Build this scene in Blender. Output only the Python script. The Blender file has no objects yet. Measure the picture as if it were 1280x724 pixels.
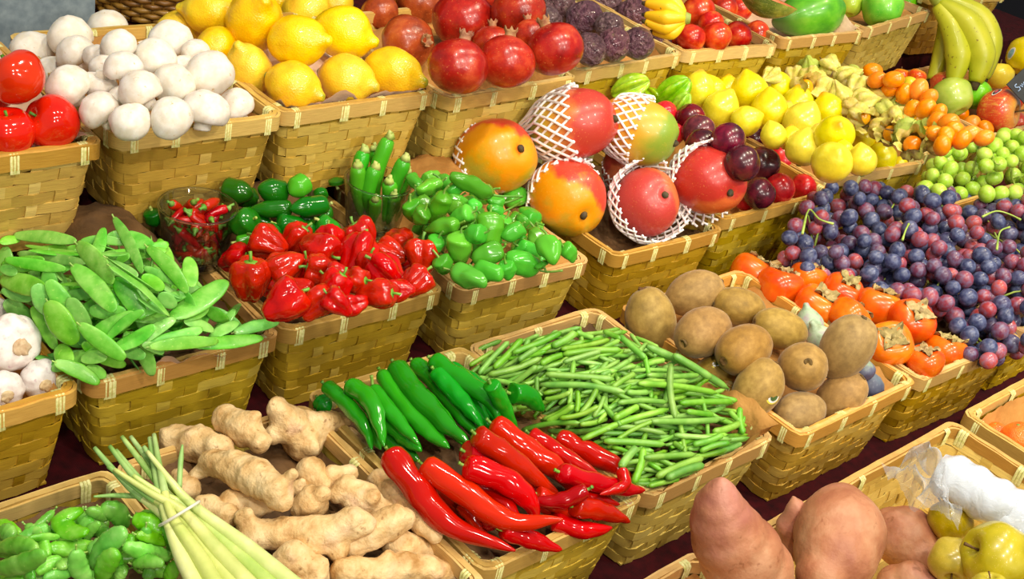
import bpy, math, random
import numpy as np
from mathutils import Vector, Matrix, noise as mnoise

rnd = random.Random(7)
SC = bpy.context.scene
COL = SC.collection
PI = math.pi

# ------------------------------------------------------------------ camera and stall frame
# The stall's rows run along u, its depth along d, its tilted shelves' normal is n (16.5 degrees off plumb).
FPX, CX, CY = 1500.0, 640.0, 362.0
_r = np.array([1710., -490., FPX]); _r /= np.linalg.norm(_r)
_d = np.array([-1676., -1257., FPX]); _d /= np.linalg.norm(_d); _d -= _r * (_d @ _r); _d /= np.linalg.norm(_d)
_n = np.cross(_r, _d)
if _n[1] > 0: _n = -_n
_t = math.atan2(_n[0], -_d[0])
_g = math.cos(_t) * _n + math.sin(_t) * _d           # plumb line, seen from the camera
_y = np.cross(_g, _r)
C2W = np.stack([_r, _y, _g])                          # camera axes (right, down, forward) -> world
EYE = np.array([0., 0., 1.72])

def cw(v): return Vector(C2W @ np.asarray(v, float))
RIGHT, DOWN, FWD = cw((1, 0, 0)), cw((0, 1, 0)), cw((0, 0, 1))
U, D, N = cw(_r), cw(_d), cw(_n)
UP = Vector((0, 0, 1))

def S(u, d, n):                                       # stall coordinates -> world
    return Vector(EYE) + U * u + D * d + N * n
def ray(px, py): return np.array([(px - CX) / FPX, (py - CY) / FPX, 1.0])
def tplane(px, py, n): return n / float(ray(px, py) @ _n)     # distance along the view axis to a shelf-parallel plane
def at_t(px, py, t): return Vector(EYE) + cw(ray(px, py) * t)
def uv(px, py, n):
    q = ray(px, py) * tplane(px, py, n)
    return float(q @ _r), float(q @ _d)
def P(px, py, n): return at_t(px, py, tplane(px, py, n))
def ax(a, tilt=0.):                                   # direction from an angle seen in the view and a lean toward the viewer
    a, tilt = math.radians(a), math.radians(tilt)
    return (RIGHT * math.cos(a) - DOWN * math.sin(a)) * math.cos(tilt) - FWD * math.sin(tilt)

cam_d = bpy.data.cameras.new('camera'); cam = bpy.data.objects.new('camera', cam_d); COL.objects.link(cam)
cam_d.sensor_width = 36.0; cam_d.lens = FPX / 1280.0 * 36.0; cam_d.clip_start = 0.02
cam.matrix_world = Matrix(((RIGHT.x, -DOWN.x, -FWD.x, EYE[0]), (RIGHT.y, -DOWN.y, -FWD.y, EYE[1]), (RIGHT.z, -DOWN.z, -FWD.z, EYE[2]), (0, 0, 0, 1)))
SC.camera = cam

# ------------------------------------------------------------------ objects
def obj(name, me, parent=None, m=None):
    o = bpy.data.objects.new(name, me); COL.objects.link(o)
    if parent is not None: o.parent = parent
    if m is not None: o.matrix_local = m
    return o
def thing(name, label, cat, me=None, m=None, group=None):
    o = obj(name, me, None, m)
    o['label'] = label; o['category'] = cat
    if group: o['group'] = group
    return o
def part(name, me, parent, m=None, label=None):
    o = obj(name, me, parent, m)
    if label: o['label'] = label
    return o
def struct(name, me, m=None):
    o = obj(name, me, None, m); o['kind'] = 'structure'
    return o
def frame(pos, zaxis, spin=0., s=1.0, hint=None):
    z = Vector(zaxis).normalized()
    h = Vector(hint) if hint is not None else (UP if abs(z.dot(UP)) < .95 else RIGHT)
    x = h - z * h.dot(z)
    if x.length < 1e-5:
        h = RIGHT; x = h - z * h.dot(z)
    x.normalize(); y = z.cross(x)
    R = Matrix((x, y, z)).transposed().to_4x4()
    if not isinstance(s, (tuple, list)): s = (s, s, s)
    return Matrix.Translation(pos) @ R @ Matrix.Rotation(spin, 4, 'Z') @ Matrix.Diagonal((s[0], s[1], s[2], 1))

# ------------------------------------------------------------------ meshes
class MB:
    def __init__(self): self.v = []; self.f = []; self.mi = []
    def add(self, vs, fs, mi=0):
        b = len(self.v); self.v.extend([tuple(map(float, x)) for x in vs]); self.f.extend([tuple(b + i for i in q) for q in fs]); self.mi.extend([mi] * len(fs))
    def build(self, name, mats, smooth=True, auto=None):
        me = bpy.data.meshes.new(name); me.from_pydata(self.v, [], self.f)
        for m in (mats if isinstance(mats, (list, tuple)) else [mats]): me.materials.append(m)
        me.polygons.foreach_set('material_index', self.mi)
        me.polygons.foreach_set('use_smooth', [smooth] * len(self.f))
        me.update()
        if auto is not None: me.set_sharp_from_angle(angle=math.radians(auto))
        return me
    def grid(self, g, closed_u=False, mi=0, flip=False):          # g[i][j] points; i along, j around
        n, m = len(g), len(g[0]); vs = [p for row in g for p in row]; fs = []
        for i in range(n - 1):
            for j in range(m if closed_u else m - 1):
                k = (j + 1) % m
                q = (i * m + j, i * m + k, (i + 1) * m + k, (i + 1) * m + j)
                fs.append(q[::-1] if flip else q)
        self.add(vs, fs, mi)
    def lathe(self, prof, seg=24, mod=None, mi=0, off=(0, 0, 0)):  # prof (r, z) bottom to top, poles where r == 0
        vs, fs = [], []; rings = []
        for (r, z) in prof:
            if r <= 1e-7:
                rings.append([len(vs)]); vs.append((off[0], off[1], z + off[2])); continue
            ring = []
            for j in range(seg):
                a = 2 * PI * j / seg; rr, zz = r, z
                if mod:
                    res = mod(a, r, z)
                    rr, zz = res
                ring.append(len(vs)); vs.append((rr * math.cos(a) + off[0], rr * math.sin(a) + off[1], zz + off[2]))
            rings.append(ring)
        for a, b in zip(rings[:-1], rings[1:]):
            if len(a) == 1 and len(b) > 1:
                for j in range(seg): fs.append((a[0], b[(j + 1) % seg], b[j]))
            elif len(b) == 1 and len(a) > 1:
                for j in range(seg): fs.append((a[j], a[(j + 1) % seg], b[0]))
            elif len(a) > 1:
                for j in range(seg): fs.append((a[j], a[(j + 1) % seg], b[(j + 1) % seg], b[j]))
        self.add(vs, fs, mi)
    def tube(self, pts, rad, seg=10, mi=0, cap=True, mod=None, flat=1.0, hint=(0, 0, 1)):
        pts = [Vector(p) for p in pts]; n = len(pts)
        if not isinstance(rad, (list, tuple)): rad = [rad] * n
        h = Vector(hint); vs = []; fs = []
        X = None
        for i, p in enumerate(pts):
            t = (pts[min(i + 1, n - 1)] - pts[max(i - 1, 0)]).normalized()
            if X is None:
                X = h - t * h.dot(t)
                if X.length < 1e-3: X = Vector((1, 0, 0)) - t * t.x
            else: X = X - t * X.dot(t)
            X.normalize(); Y = t.cross(X)
            for j in range(seg):
                a = 2 * PI * j / seg; k = mod(a, i / (n - 1)) if mod else 1.0
                vs.append(p + (X * math.cos(a) * flat + Y * math.sin(a)) * rad[i] * k)
        for i in range(n - 1):
            for j in range(seg):
                k = (j + 1) % seg; fs.append((i * seg + j, i * seg + k, (i + 1) * seg + k, (i + 1) * seg + j))
        if cap:
            b = len(vs); vs.append(pts[0]); vs.append(pts[-1])
            for j in range(seg):
                k = (j + 1) % seg
                fs.append((b, k, j)); fs.append((b + 1, (n - 1) * seg + j, (n - 1) * seg + k))
        self.add(vs, fs, mi)
    def box(self, lo, hi, mi=0, M=None):
        vs = [Vector((x, y, z)) for x in (lo[0], hi[0]) for y in (lo[1], hi[1]) for z in (lo[2], hi[2])]
        if M: vs = [M @ v for v in vs]
        self.add(vs, [(0, 1, 3, 2), (4, 6, 7, 5), (0, 4, 5, 1), (2, 3, 7, 6), (0, 2, 6, 4), (1, 5, 7, 3)], mi)

def fbm(p, sc, seed=0.):
    return mnoise.fractal(Vector((p[0] * sc + seed, p[1] * sc + seed * 1.7, p[2] * sc - seed)), 1.0, 2.0, 4)
def lumpy(me_b, amp, sc, seed=0.):                    # displace a builder's points by smooth noise, outward from the axis centre
    out = []
    for p in me_b.v:
        v = Vector(p); k = 1 + amp * fbm(v, sc, seed); out.append(tuple(v * k))
    me_b.v = out
def sph_prof(n=14, rx=1., rz=1., pz=1.0):
    return [(rx * math.sin(PI * i / n) ** pz if 0 < i < n else 0., -rz * math.cos(PI * i / n)) for i in range(n + 1)]
def curve_prof(pts, n=18):                            # smooth profile through (r, z) points (Catmull-Rom)
    out = []; m = len(pts)
    for i in range(m - 1):
        p0 = np.array(pts[max(i - 1, 0)]); p1 = np.array(pts[i]); p2 = np.array(pts[i + 1]); p3 = np.array(pts[min(i + 2, m - 1)])
        k = max(2, n // (m - 1))
        for j in range(k):
            t = j / k
            q = .5 * (2 * p1 + (p2 - p0) * t + (2 * p0 - 5 * p1 + 4 * p2 - p3) * t * t + (3 * p1 - p0 - 3 * p2 + p3) * t ** 3)
            out.append((max(0., float(q[0])), float(q[1])))
    out.append(tuple(map(float, pts[-1])))
    if pts[0][0] > 0: pass
    else: out[0] = (0., float(pts[0][1]))
    return [(r if (0 < i < len(out) - 1) else (r if r > 1e-6 else 0.), z) for i, (r, z) in enumerate(out)]

# ------------------------------------------------------------------ materials
def lin(c):
    if isinstance(c, str):
        c = c.lstrip('#'); c = [int(c[i:i + 2], 16) / 255 for i in (0, 2, 4)]
        c = [x / 12.92 if x <= .04045 else ((x + .055) / 1.055) ** 2.4 for x in c]
    return tuple(c)[:3] + (1.0,)
class NT:
    def __init__(self, name):
        self.m = bpy.data.materials.new(name); self.m.use_nodes = True; self.t = self.m.node_tree
        self.b = self.t.nodes['Principled BSDF']
    def n(self, ty, **kw):
        x = self.t.nodes.new(ty)
        for k, v in kw.items():
            if k.startswith('i_'):
                x.inputs[k[2:].replace('_', ' ')].default_value = v
            else: setattr(x, k, v)
        return x
    def l(self, a, b): self.t.links.new(a, b)
    def coord(self, kind='Object'):
        return self.n('ShaderNodeTexCoord').outputs[kind]
    def noise(self, sc, detail=3., rough=.55, vec=None, dist=0.):
        x = self.n('ShaderNodeTexNoise'); x.inputs['Scale'].default_value = sc; x.inputs['Detail'].default_value = detail
        x.inputs['Roughness'].default_value = rough; x.inputs['Distortion'].default_value = dist
        self.l(vec if vec is not None else self.vec(), x.inputs['Vector']); return x.outputs['Fac']
    _vec = None
    def vec(self):                                    # object coordinates pushed apart per copy
        if self._vec is None:
            o = self.n('ShaderNodeObjectInfo'); a = self.n('ShaderNodeVectorMath', operation='ADD')
            s = self.n('ShaderNodeVectorMath', operation='SCALE'); s.inputs['Scale'].default_value = 7.0
            c = self.n('ShaderNodeCombineXYZ')
            for i in range(3): self.l(o.outputs['Random'], c.inputs[i])
            self.l(c.outputs[0], s.inputs[0]); self.l(self.coord(), a.inputs[0]); self.l(s.outputs[0], a.inputs[1]); self._vec = a.outputs[0]
        return self._vec
    def ramp(self, fac, stops):
        r = self.n('ShaderNodeValToRGB'); e = r.color_ramp.elements
        while len(e) < len(stops): e.new(.5)
        for i, (p, c) in enumerate(stops): e[i].position = p; e[i].color = lin(c)
        self.l(fac, r.inputs['Fac']); return r.outputs['Color']
    def mix(self, fac, a, b, mode='MIX'):
        x = self.n('ShaderNodeMix', data_type='RGBA', blend_type=mode)
        for s, v in ((x.inputs['Factor'], fac), (x.inputs['A'], a), (x.inputs['B'], b)):
            if isinstance(v, bpy.types.NodeSocket): self.l(v, s)
            elif s.type == 'RGBA': s.default_value = lin(v)
            else: s.default_value = v
        return x.outputs['Result']
    def math(self, op, a, b=0., c=None):
        x = self.n('ShaderNodeMath', operation=op)
        for i, v in enumerate((a, b) if c is None else (a, b, c)):
            if isinstance(v, bpy.types.NodeSocket): self.l(v, x.inputs[i])
            else: x.inputs[i].default_value = v
        return x.outputs[0]
    def mapr(self, v, a, b, c=0., d=1.):
        x = self.n('ShaderNodeMapRange'); self.l(v, x.inputs[0])
        for i, q in enumerate((a, b, c, d)): x.inputs[i + 1].default_value = q
        return x.outputs[0]
    def axis(self, k=2):
        s = self.n('ShaderNodeSeparateXYZ'); self.l(self.coord(), s.inputs[0]); return s.outputs[k]
    def rand(self): return self.n('ShaderNodeObjectInfo').outputs['Random']
    def vary(self, col, hue=.02, val=.15, sat=.1):
        r = self.rand(); h = self.n('ShaderNodeHueSaturation')
        r2 = self.math('FRACT', self.math('MULTIPLY', r, 17.3)); r3 = self.math('FRACT', self.math('MULTIPLY', r, 91.7))
        self.l(self.mapr(r, 0, 1, .5 - hue, .5 + hue), h.inputs['Hue']); self.l(self.mapr(r2, 0, 1, 1 - val, 1 + val), h.inputs['Value'])
        self.l(self.mapr(r3, 0, 1, 1 - sat, 1 + sat), h.inputs['Saturation']); self.l(col, h.inputs['Color']); return h.outputs[0]
    def bump(self, h, strength=.3, dist=.002):
        b = self.n('ShaderNodeBump'); b.inputs['Strength'].default_value = strength; b.inputs['Distance'].default_value = dist
        self.l(h, b.inputs['Height']); self.l(b.outputs[0], self.b.inputs['Normal'])
    def done(self, col, rough=.4, coat=0., sss=0., spec=.5, trans=0., metal=0.):
        I = self.b.inputs
        if isinstance(col, bpy.types.NodeSocket): self.l(col, I['Base Color'])
        else: I['Base Color'].default_value = lin(col)
        if isinstance(rough, bpy.types.NodeSocket): self.l(rough, I['Roughness'])
        else: I['Roughness'].default_value = rough
        I['Coat Weight'].default_value = coat; I['Coat Roughness'].default_value = .08
        I['Specular IOR Level'].default_value = spec; I['Metallic'].default_value = metal
        if sss: I['Subsurface Weight'].default_value = sss; I['Subsurface Radius'].default_value = (.6, .35, .15); I['Subsurface Scale'].default_value = .01
        if trans: I['Transmission Weight'].default_value = trans
        return self.m

def skin(name, stops, sc=30., rough=.4, coat=0., bump=0., bsc=200., hue=.015, val=.1, sat=.05, sss=0., spots=None, detail=3., spec=.5, dist=0.):
    """noise-mottled skin; spots = (colour, scale, low, high)"""
    t = NT(name); c = t.ramp(t.noise(sc, detail, dist=dist), stops)
    if spots:
        for (sc_col, ssc, lo, hi) in spots:
            c = t.mix(t.mapr(t.noise(ssc, 2.), lo, hi), c, sc_col)
    c = t.vary(c, hue, val, sat)
    if bump: t.bump(t.noise(bsc, 3.), bump, .002)
    return t.done(c, rough, coat, sss, spec)
# ------------------------------------------------------------------ stall: shelves, baskets
def bamboo(name, a, b, c, rough=.5):
    t = NT(name); g = t.n('ShaderNodeNewGeometry')
    col = t.ramp(g.outputs['Random Per Island'], [(0., a), (.45, b), (1., c)])
    m = t.n('ShaderNodeMapping'); m.inputs['Scale'].default_value = (9, 9, 260); t.l(t.vec(), m.inputs['Vector'])
    fib = t.noise(6., 3., vec=m.outputs[0])
    col = t.mix(t.mapr(fib, .35, .8, 0, .45), col, '#8a5a1c')
    col = t.vary(col, .012, .08, .08)
    t.bump(fib, .25, .001)
    return t.done(col, rough, .12)
M_WEAVE = bamboo('bamboo_splint', '#b29226', '#d4b03a', '#e6c85e')
M_RIM = bamboo('bamboo_rim', '#b98a3c', '#d2a656', '#e4c07c', .42)
def mk_lash():
    t = NT('pale_binding'); c = t.ramp(t.noise(300.), [(.3, '#b9b862'), (.7, '#e6dfa0')])
    return t.done(c, .5)
M_LASH = mk_lash()
def mk_paper(name, a, b):
    t = NT(name); c = t.ramp(t.noise(25., 4.), [(.3, a), (.7, b)]); t.bump(t.noise(60., 4., dist=.6), .5, .004)
    return t.done(c, .75)
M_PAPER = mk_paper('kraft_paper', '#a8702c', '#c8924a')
M_PAPER_SHADE = mk_paper('kraft_paper_gap_shade', '#4a3216', '#6e4c24')  # shade in the gaps between produce, put into a darker kraft colour
M_PAPER_PALE = mk_paper('pale_paper', '#d9b08c', '#ecccb0')
def mk_cloth():
    t = NT('dark_red_cloth'); c = t.ramp(t.noise(80., 4.), [(.3, '#2c0509'), (.7, '#48090f')])
    w = t.n('ShaderNodeTexWave'); w.inputs['Scale'].default_value = 180.; t.l(t.coord(), w.inputs['Vector']); t.bump(w.outputs['Fac'], .2, .001)
    return t.done(c, .85, 0, 0, .2)
M_CLOTH = mk_cloth()

def rrect(w, dp, r, step):                            # rounded rectangle: list of (x, y, nx, ny, s)
    hw, hd = w / 2, dp / 2; out = []; s = 0.
    segs = [((-hw + r, -hd), (hw - r, -hd), (0, -1)), ((hw, -hd + r), (hw, hd - r), (1, 0)), ((hw - r, hd), (-hw + r, hd), (0, 1)), ((-hw, hd - r), (-hw, -hd + r), (-1, 0))]
    pts = []
    for k, (a, b, nn) in enumerate(segs):
        L = math.dist(a, b); m = max(2, int(L / step))
        for i in range(m): pts.append((a[0] + (b[0] - a[0]) * i / m, a[1] + (b[1] - a[1]) * i / m, nn[0], nn[1]))
        c = ((hw - r, -hd + r), (hw - r, hd - r), (-hw + r, hd - r), (-hw + r, -hd + r))[k]; a0 = (-PI / 2, 0, PI / 2, PI)[k]
        for i in range(4):
            t = a0 + PI / 2 * i / 4; pts.append((c[0] + r * math.cos(t), c[1] + r * math.sin(t), math.cos(t), math.sin(t)))
    return pts

def lash_mesh(h, th):
    b = MB(); w = .0033
    pr = [(-.0045 - th, -h - .001), (-.0048 - th, .0005), (-.002, .003), (.002 + th, .003), (.0048 + th, .0005), (.0045 + th, -h - .001)]
    for k in (-1, 0, 1):
        g = [[(k * w + dx, y, z) for (y, z) in pr] for dx in (-w * .46, 0, w * .46)]
        for p in range(len(g[1])): g[1][p] = (g[1][p][0], g[1][p][1] * 1.12, g[1][p][2] + .0006)
        b.grid(g)
    return b.build('binding', M_LASH)
LASH = lash_mesh(.017, .001)

def make_basket(w, dp, h, seed, liner=None, name='basket'):
    """woven splint basket: rim plane at z = 0, opening centred on the origin, front at -y"""
    R = random.Random(seed); tap = .17
    nst = 2 * round((2 * (w + dp)) / .030 / 2); sub = 4
    base = rrect(w, dp, .012, .004)
    cum = [0.]
    for a, b in zip(base, base[1:] + base[:1]): cum.append(cum[-1] + math.dist(a[:2], b[:2]))
    Ltot = cum[-1]
    def pos(s, z, off):                               # point on the wall at perimeter fraction s
        q = (s % 1.) * Ltot
        i = min(np.searchsorted(cum, q, 'right') - 1, len(base) - 1); a, b = base[i], base[(i + 1) % len(base)]
        f = (q - cum[i]) / max(1e-9, cum[i + 1] - cum[i]); k = 1 - tap * (-z / h)
        x, y = a[0] + (b[0] - a[0]) * f, a[1] + (b[1] - a[1]) * f; nx, ny = a[2] + (b[2] - a[2]) * f, a[3] + (b[3] - a[3]) * f
        kx = k if w < dp else 1 - tap * (-z / h); ky = 1 - tap * .7 * (-z / h)
        return (x * kx + nx * off, y * ky + ny * off, z)
    mb = MB(); nrow = 8; zt = -.008; rowh = (h + zt) / nrow; amp = .0011; th = .0008
    for r in range(nrow):
        z0 = zt - rowh * r; z1 = z0 - rowh * (.97 + R.uniform(-.04, .02)); ph = r % 2
        jit = [R.uniform(-.0007, .0007) for _ in range(nst * sub)]; zj = [R.uniform(-.0006, .0006) for _ in range(nst * sub)]
        ro, ri, rio, rii = [], [], [], []
        # cut each weaver ring in a few strips so their tint differs
        cuts = sorted(R.sample(range(nst), 5)); bounds = [c * sub for c in cuts]
        for a, b in zip(bounds, bounds[1:] + [bounds[0] + nst * sub]):
            g = []
            for k in range(a, b + 1):
                s = k / (nst * sub); o = amp * math.cos(PI * (k / sub) + ph * PI) + jit[k % (nst * sub)] + .0012; dz = zj[k % (nst * sub)]
                tp = .0008 if k in (a, b) else 0
                g.append([pos(s, z0 + dz, o + th), pos(s, z1 + dz, o + th), pos(s, z1 + dz, o - th), pos(s, z0 + dz, o - th)])
            mb.grid(g, True)
    hw = .0065 / Ltot
    for k in range(nst):
        s = k / nst; g = []; ww = hw * R.uniform(.85, 1.15)
        for i in range(nrow * 2 + 1):
            z = zt * .3 - (h + zt * .3) * i / (nrow * 2); r = (-(z - zt)) / rowh - .5
            o = -amp * math.cos(PI * k + PI * r) + .0012
            g.append([pos(s - ww, z, o + th), pos(s + ww, z, o + th), pos(s + ww, z, o - th), pos(s - ww, z, o - th)])
        mb.grid(g, True)
    kx, ky = 1 - tap, 1 - tap * .7
    for i in range(9):                                # bottom slats
        y = (i - 4) / 9 * dp * ky; mb.box((-w / 2 * kx, y - dp * ky * .055, -h - .0005 * (i % 2)), (w / 2 * kx, y + dp * ky * .055, -h + .002))
    wall = mb.build('wicker_wall', M_WEAVE, True, 40)
    rb = MB()
    for (off, hh, tt) in ((.0042, .0165, .0017), (-.0022, .0135, .0015), (.001, .004, .0024)):
        rr = rrect(w + 2 * off, dp + 2 * off, .012, .02); g = []
        zt2 = .0035 if hh < .01 else .0022
        wob = [R.uniform(-.0009, .0009) for _ in rr]
        for (x, y, nx, ny), wv in zip(rr, wob):
            q = 1 - .012 * 1
            g.append([(x + nx * tt, y + ny * tt, zt2 + wv), (x + nx * tt * .9, y + ny * tt * .9, zt2 - hh + wv), (x - nx * tt, y - ny * tt, zt2 - hh + wv), (x - nx * tt, y - ny * tt, zt2 + wv)])
        g.append(g[0]); rb.grid(g, True)
    rim = rb.build('rim', M_RIM, True, 40)
    return wall, rim

BASKETS = {}
MOUND = dict(tomato=(-.012, .02), mushroom=(-.036, .058), lemon=(-.03, .05), pomegranate=(-.03, .04), passionfruit=(-.03, .05), nectarine=(-.03, .04), papaya=(-.03, .0), greenapple=(-.03, .0), banana=(-.06, .0),
    garlic=(-.03, .02), snowpea=(-.006, .07), habanero=(-.01, .065), padron=(-.01, .075), mango=(-.02, .03), plum=(-.03, .07), limetta=(-.035, .07), physalis=(-.02, .075), apple=(-.035, .05),
    sugarsnap=(-.03, .02), ginger=(-.03, .035), chilli=(-.004, .02), bean=(-.004, .035), kiwi=(-.03, .04), persimmon=(-.035, .02), grape=(-.02, .05), greengrape=(-.02, .06),
    sweetpotato=(-.06, .01), quince=(-.075, .0), tangerine=(-.06, .01))
def mound(key, a, b):                                 # filling height at (a, b) in -1..1 across the basket, relative to the rim
    h0, h1 = MOUND[key]
    return h0 + h1 * max(0., 1 - abs(a) ** 2.5) * max(0., min(1., (b + 1) / .9)) * max(0., min(1., (1 - b) / .2))
def basket(key, label, uA, uB, dA, dB, n, dp=.265, h=.112, liner=None, seed=0, depth_fill=.035, flap=None):
    A, B = S(uA, dA, n), S(uB, dB, n); x = (B - A); w = x.length; x.normalize()
    y = N.cross(x); M = Matrix((x, y, N)).transposed().to_4x4(); M.translation = (A + B) / 2 + y * dp / 2
    root = thing('woven_basket', label, 'basket', None, M, 'woven bamboo baskets of the stall')
    wall, rim = make_basket(w - .008, dp, h, seed)
    part('wicker_wall', wall, root); part('rim', rim, root)
    R = random.Random(seed + 50); hw, hd = (w - .008) / 2, dp / 2
    spots = []
    for sx, L in ((1, w), ):
        for k in range(4): spots.append((-hw + .014 + (2 * hw - .028) * k / 3 + R.uniform(-.006, .006) * (k in (1, 2)), -hd, 0))
        for k in range(3): spots.append((hw - .02 - (2 * hw - .04) * k / 2, hd, PI))
        for k in range(4):
            q = -hd + .016 + (2 * hd - .032) * k / 3 + R.uniform(-.01, .01) * (k in (1, 2)); spots.append((hw, q, PI / 2)); spots.append((-hw, q, -PI / 2))
    for (X, Y, a) in spots:
        part('binding', LASH, root, Matrix.Translation((X, Y, 0)) @ Matrix.Rotation(a + R.uniform(-.1, .1), 4, 'Z') @ Matrix.Diagonal((R.uniform(.8, 1.15), 1, 1, 1)))
    if liner:
        # creased sheet: deep in the middle, its edge riding up the walls and a little over the rim
        mb = MB(); g = []; K = 30; L2 = 22
        for i in range(K + 1):
            row = []
            for j in range(L2 + 1):
                a, b = i / K * 2 - 1, j / L2 * 2 - 1; e = max(abs(a), abs(b)); k = min(1, max(0, (e - .78) / .2))
                up_ = liner.get('over', 0.) if not liner.get('side') else (liner['over'] if (b < -.9 and 'f' in liner['side']) or (a > .9 and 'r' in liner['side']) or (a < -.9 and 'l' in liner['side']) or (b > .9 and 'b' in liner['side']) else -.008)
                zf = mound(key, a * 1.02, b) - .009; z = zf + (up_ - zf) * k * k
                q = Vector((a * (hw - .006 - .012 * (1 - k)), b * (hd - .006 - .012 * (1 - k)), z))
                cr = fbm((a * 3, b * 4, seed), 1.1) * .012
                q.z += cr * (.35 + .65 * k if e > .9 else .5)
                row.append(q)
            g.append(row)
        mb.grid(g)
        lo = part('paper_liner', mb.build('paper_liner', liner.get('mat', M_PAPER), True), root)
        if flap: pass
    BASKETS[key] = dict(n=n, M=M, w=w, dp=dp, root=root)
    return root

R1, R2, R3, R4 = -.53, -.67, -.70, -.72
k1, k2 = R1 / -.49, R2 / -.68
LN = dict(over=-.012); DK = dict(over=-.014, mat=M_PAPER_SHADE)
PALE = dict(over=.002, mat=M_PAPER_PALE)
# back row
basket('tomato', 'woven basket holding the large red tomatoes', .262, .484, 1.005, 1.0, R1, seed=1, liner=dict(over=.004, mat=M_PAPER_PALE))
basket('mushroom', 'woven basket heaped with white button mushrooms', .503, .690, 1.010, 1.006, R1, seed=2, liner=LN)
basket('lemon', 'woven basket heaped with yellow lemons', .694, .906, 1.012, 1.012, R1, seed=3, liner=dict(over=.003, side='f', mat=M_PAPER_PALE))
basket('pomegranate', 'woven basket of red pomegranates beside the lemons', .908, 1.136, .993, 1.0, R1, seed=4, liner=LN)
basket('passionfruit', 'woven basket of wrinkled purple passion fruit', 1.156, 1.384, 1.016, 1.028, R1, seed=5, liner=LN)
basket('nectarine', 'woven basket of shiny red nectarines', 1.393, 1.603, 1.032, 1.015, R1, seed=6, liner=LN)
basket('papaya', 'woven basket under the green papaya', 1.637, 1.862, 1.032, 1.022, R1, seed=7, liner=dict(over=.01, side='r', mat=M_PAPER_PALE))
basket('greenapple', 'woven basket of bright green apples', 1.88, 2.164, 1.03, 1.07, R1, seed=8, liner=LN)
basket('banana', 'empty woven basket behind the hanging bananas', 2.185, 2.46, 1.09, 1.07, R1 + .02, seed=9, h=.125, liner=LN)
# second row
basket('garlic', 'woven basket holding the white garlic bulbs', .175, .381, .817, .820, R2, seed=11, liner=LN)
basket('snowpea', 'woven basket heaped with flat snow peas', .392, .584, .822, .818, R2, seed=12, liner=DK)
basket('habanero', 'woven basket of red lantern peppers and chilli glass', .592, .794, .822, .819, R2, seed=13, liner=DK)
basket('padron', 'woven basket of small green peppers', .812, 1.006, .808, .799, R2, seed=14, liner=dict(over=-.004))
basket('mango', 'woven basket of mangoes in white foam nets', 1.046, 1.247, .794, .785, R2, seed=15, liner=DK)
basket('plum', 'woven basket of dark red plums', 1.275, 1.530, .806, .801, R2, seed=16, liner=LN)
basket('limetta', 'woven basket of pointed yellow sweet lemons', 1.538, 1.812, .836, .81, R2, seed=17, liner=LN)
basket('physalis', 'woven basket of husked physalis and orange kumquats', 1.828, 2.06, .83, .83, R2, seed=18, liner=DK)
basket('apple', 'woven basket of mixed red and green apples', 2.08, 2.40, .83, .83, R2, seed=19, liner=LN)
# third row
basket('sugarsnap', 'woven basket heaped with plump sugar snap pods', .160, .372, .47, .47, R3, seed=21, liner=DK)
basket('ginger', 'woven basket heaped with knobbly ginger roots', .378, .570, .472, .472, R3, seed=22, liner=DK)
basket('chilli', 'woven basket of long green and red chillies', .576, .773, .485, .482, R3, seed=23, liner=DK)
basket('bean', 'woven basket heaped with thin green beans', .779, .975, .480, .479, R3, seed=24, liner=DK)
basket('kiwi', 'woven basket of brown kiwifruit and figs', 1.003, 1.233, .465, .462, R3, seed=25, liner=LN)
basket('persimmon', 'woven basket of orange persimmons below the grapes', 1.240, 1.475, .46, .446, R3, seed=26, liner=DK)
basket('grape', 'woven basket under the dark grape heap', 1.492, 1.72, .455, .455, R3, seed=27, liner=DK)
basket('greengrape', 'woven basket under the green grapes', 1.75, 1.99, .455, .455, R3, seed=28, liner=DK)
# front row
basket('sweetpotato', 'woven basket corner with a bare rim under the bean basket', .575, .786, .145, .145, R4, seed=31, liner=LN)
basket('quince', 'wide woven basket of sweet potatoes, quinces and a bag roll', .835, 1.234, .135, .133, R4, seed=32, liner=None)
basket('tangerine', 'woven basket of orange tangerines', 1.262, 1.48, .135, .133, R4, seed=33, liner=LN)

def paper_edge(key, path, hgt, mat, seed, lean=.4):
    """creased sheet edge standing over the rim; path in -1..1 across the basket, hgt at each point"""
    b = BASKETS[key]; hw, hd = (b['w'] - .014) / 2, (b['dp'] - .006) / 2; mb = MB(); g = []; K = 40
    for i in range(K + 1):
        s = i / K * (len(path) - 1); k = min(int(s), len(path) - 2); f = s - k
        x = (path[k][0] * (1 - f) + path[k + 1][0] * f) * hw; y = (path[k][1] * (1 - f) + path[k + 1][1] * f) * hd; h = hgt[k] * (1 - f) + hgt[k + 1] * f
        o = Vector((x / hw, y / hd, 0)); o = Vector((o.x if abs(o.x) > .97 else 0, o.y if abs(o.y) > .97 else 0, 0)); row = []
        for j in range(8):
            e = j / 7; z = -.022 + (.022 + h) * e; n_ = fbm((x, y, z), 45., seed) * .006; out_ = (max(0, e - .55) ** 1.3) * lean * .05 - .004 * (1 - e)
            row.append(Vector((x, y, z)) + o * (out_ + n_) + Vector((0, 0, fbm((x, y, 0), 30., seed + 9) * .012 * e)))
        g.append(row)
    mb.grid(g); part('paper_edge', mb.build('paper_edge', mat), b['root'], None, 'creased wrapping paper sticking out over the rim')
paper_edge('bean', [(-.95, -1), (-.4, -1), (.3, -1), (.99, -1), (1, -.6), (1, -.3)], [.004, .012, .006, .02, .026, .004], M_PAPER, 3.)
paper_edge('snowpea', [(-.5, -1), (-.1, -1), (.4, -1)], [.012, .008, .0], M_PAPER_PALE, 5., .6)
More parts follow.
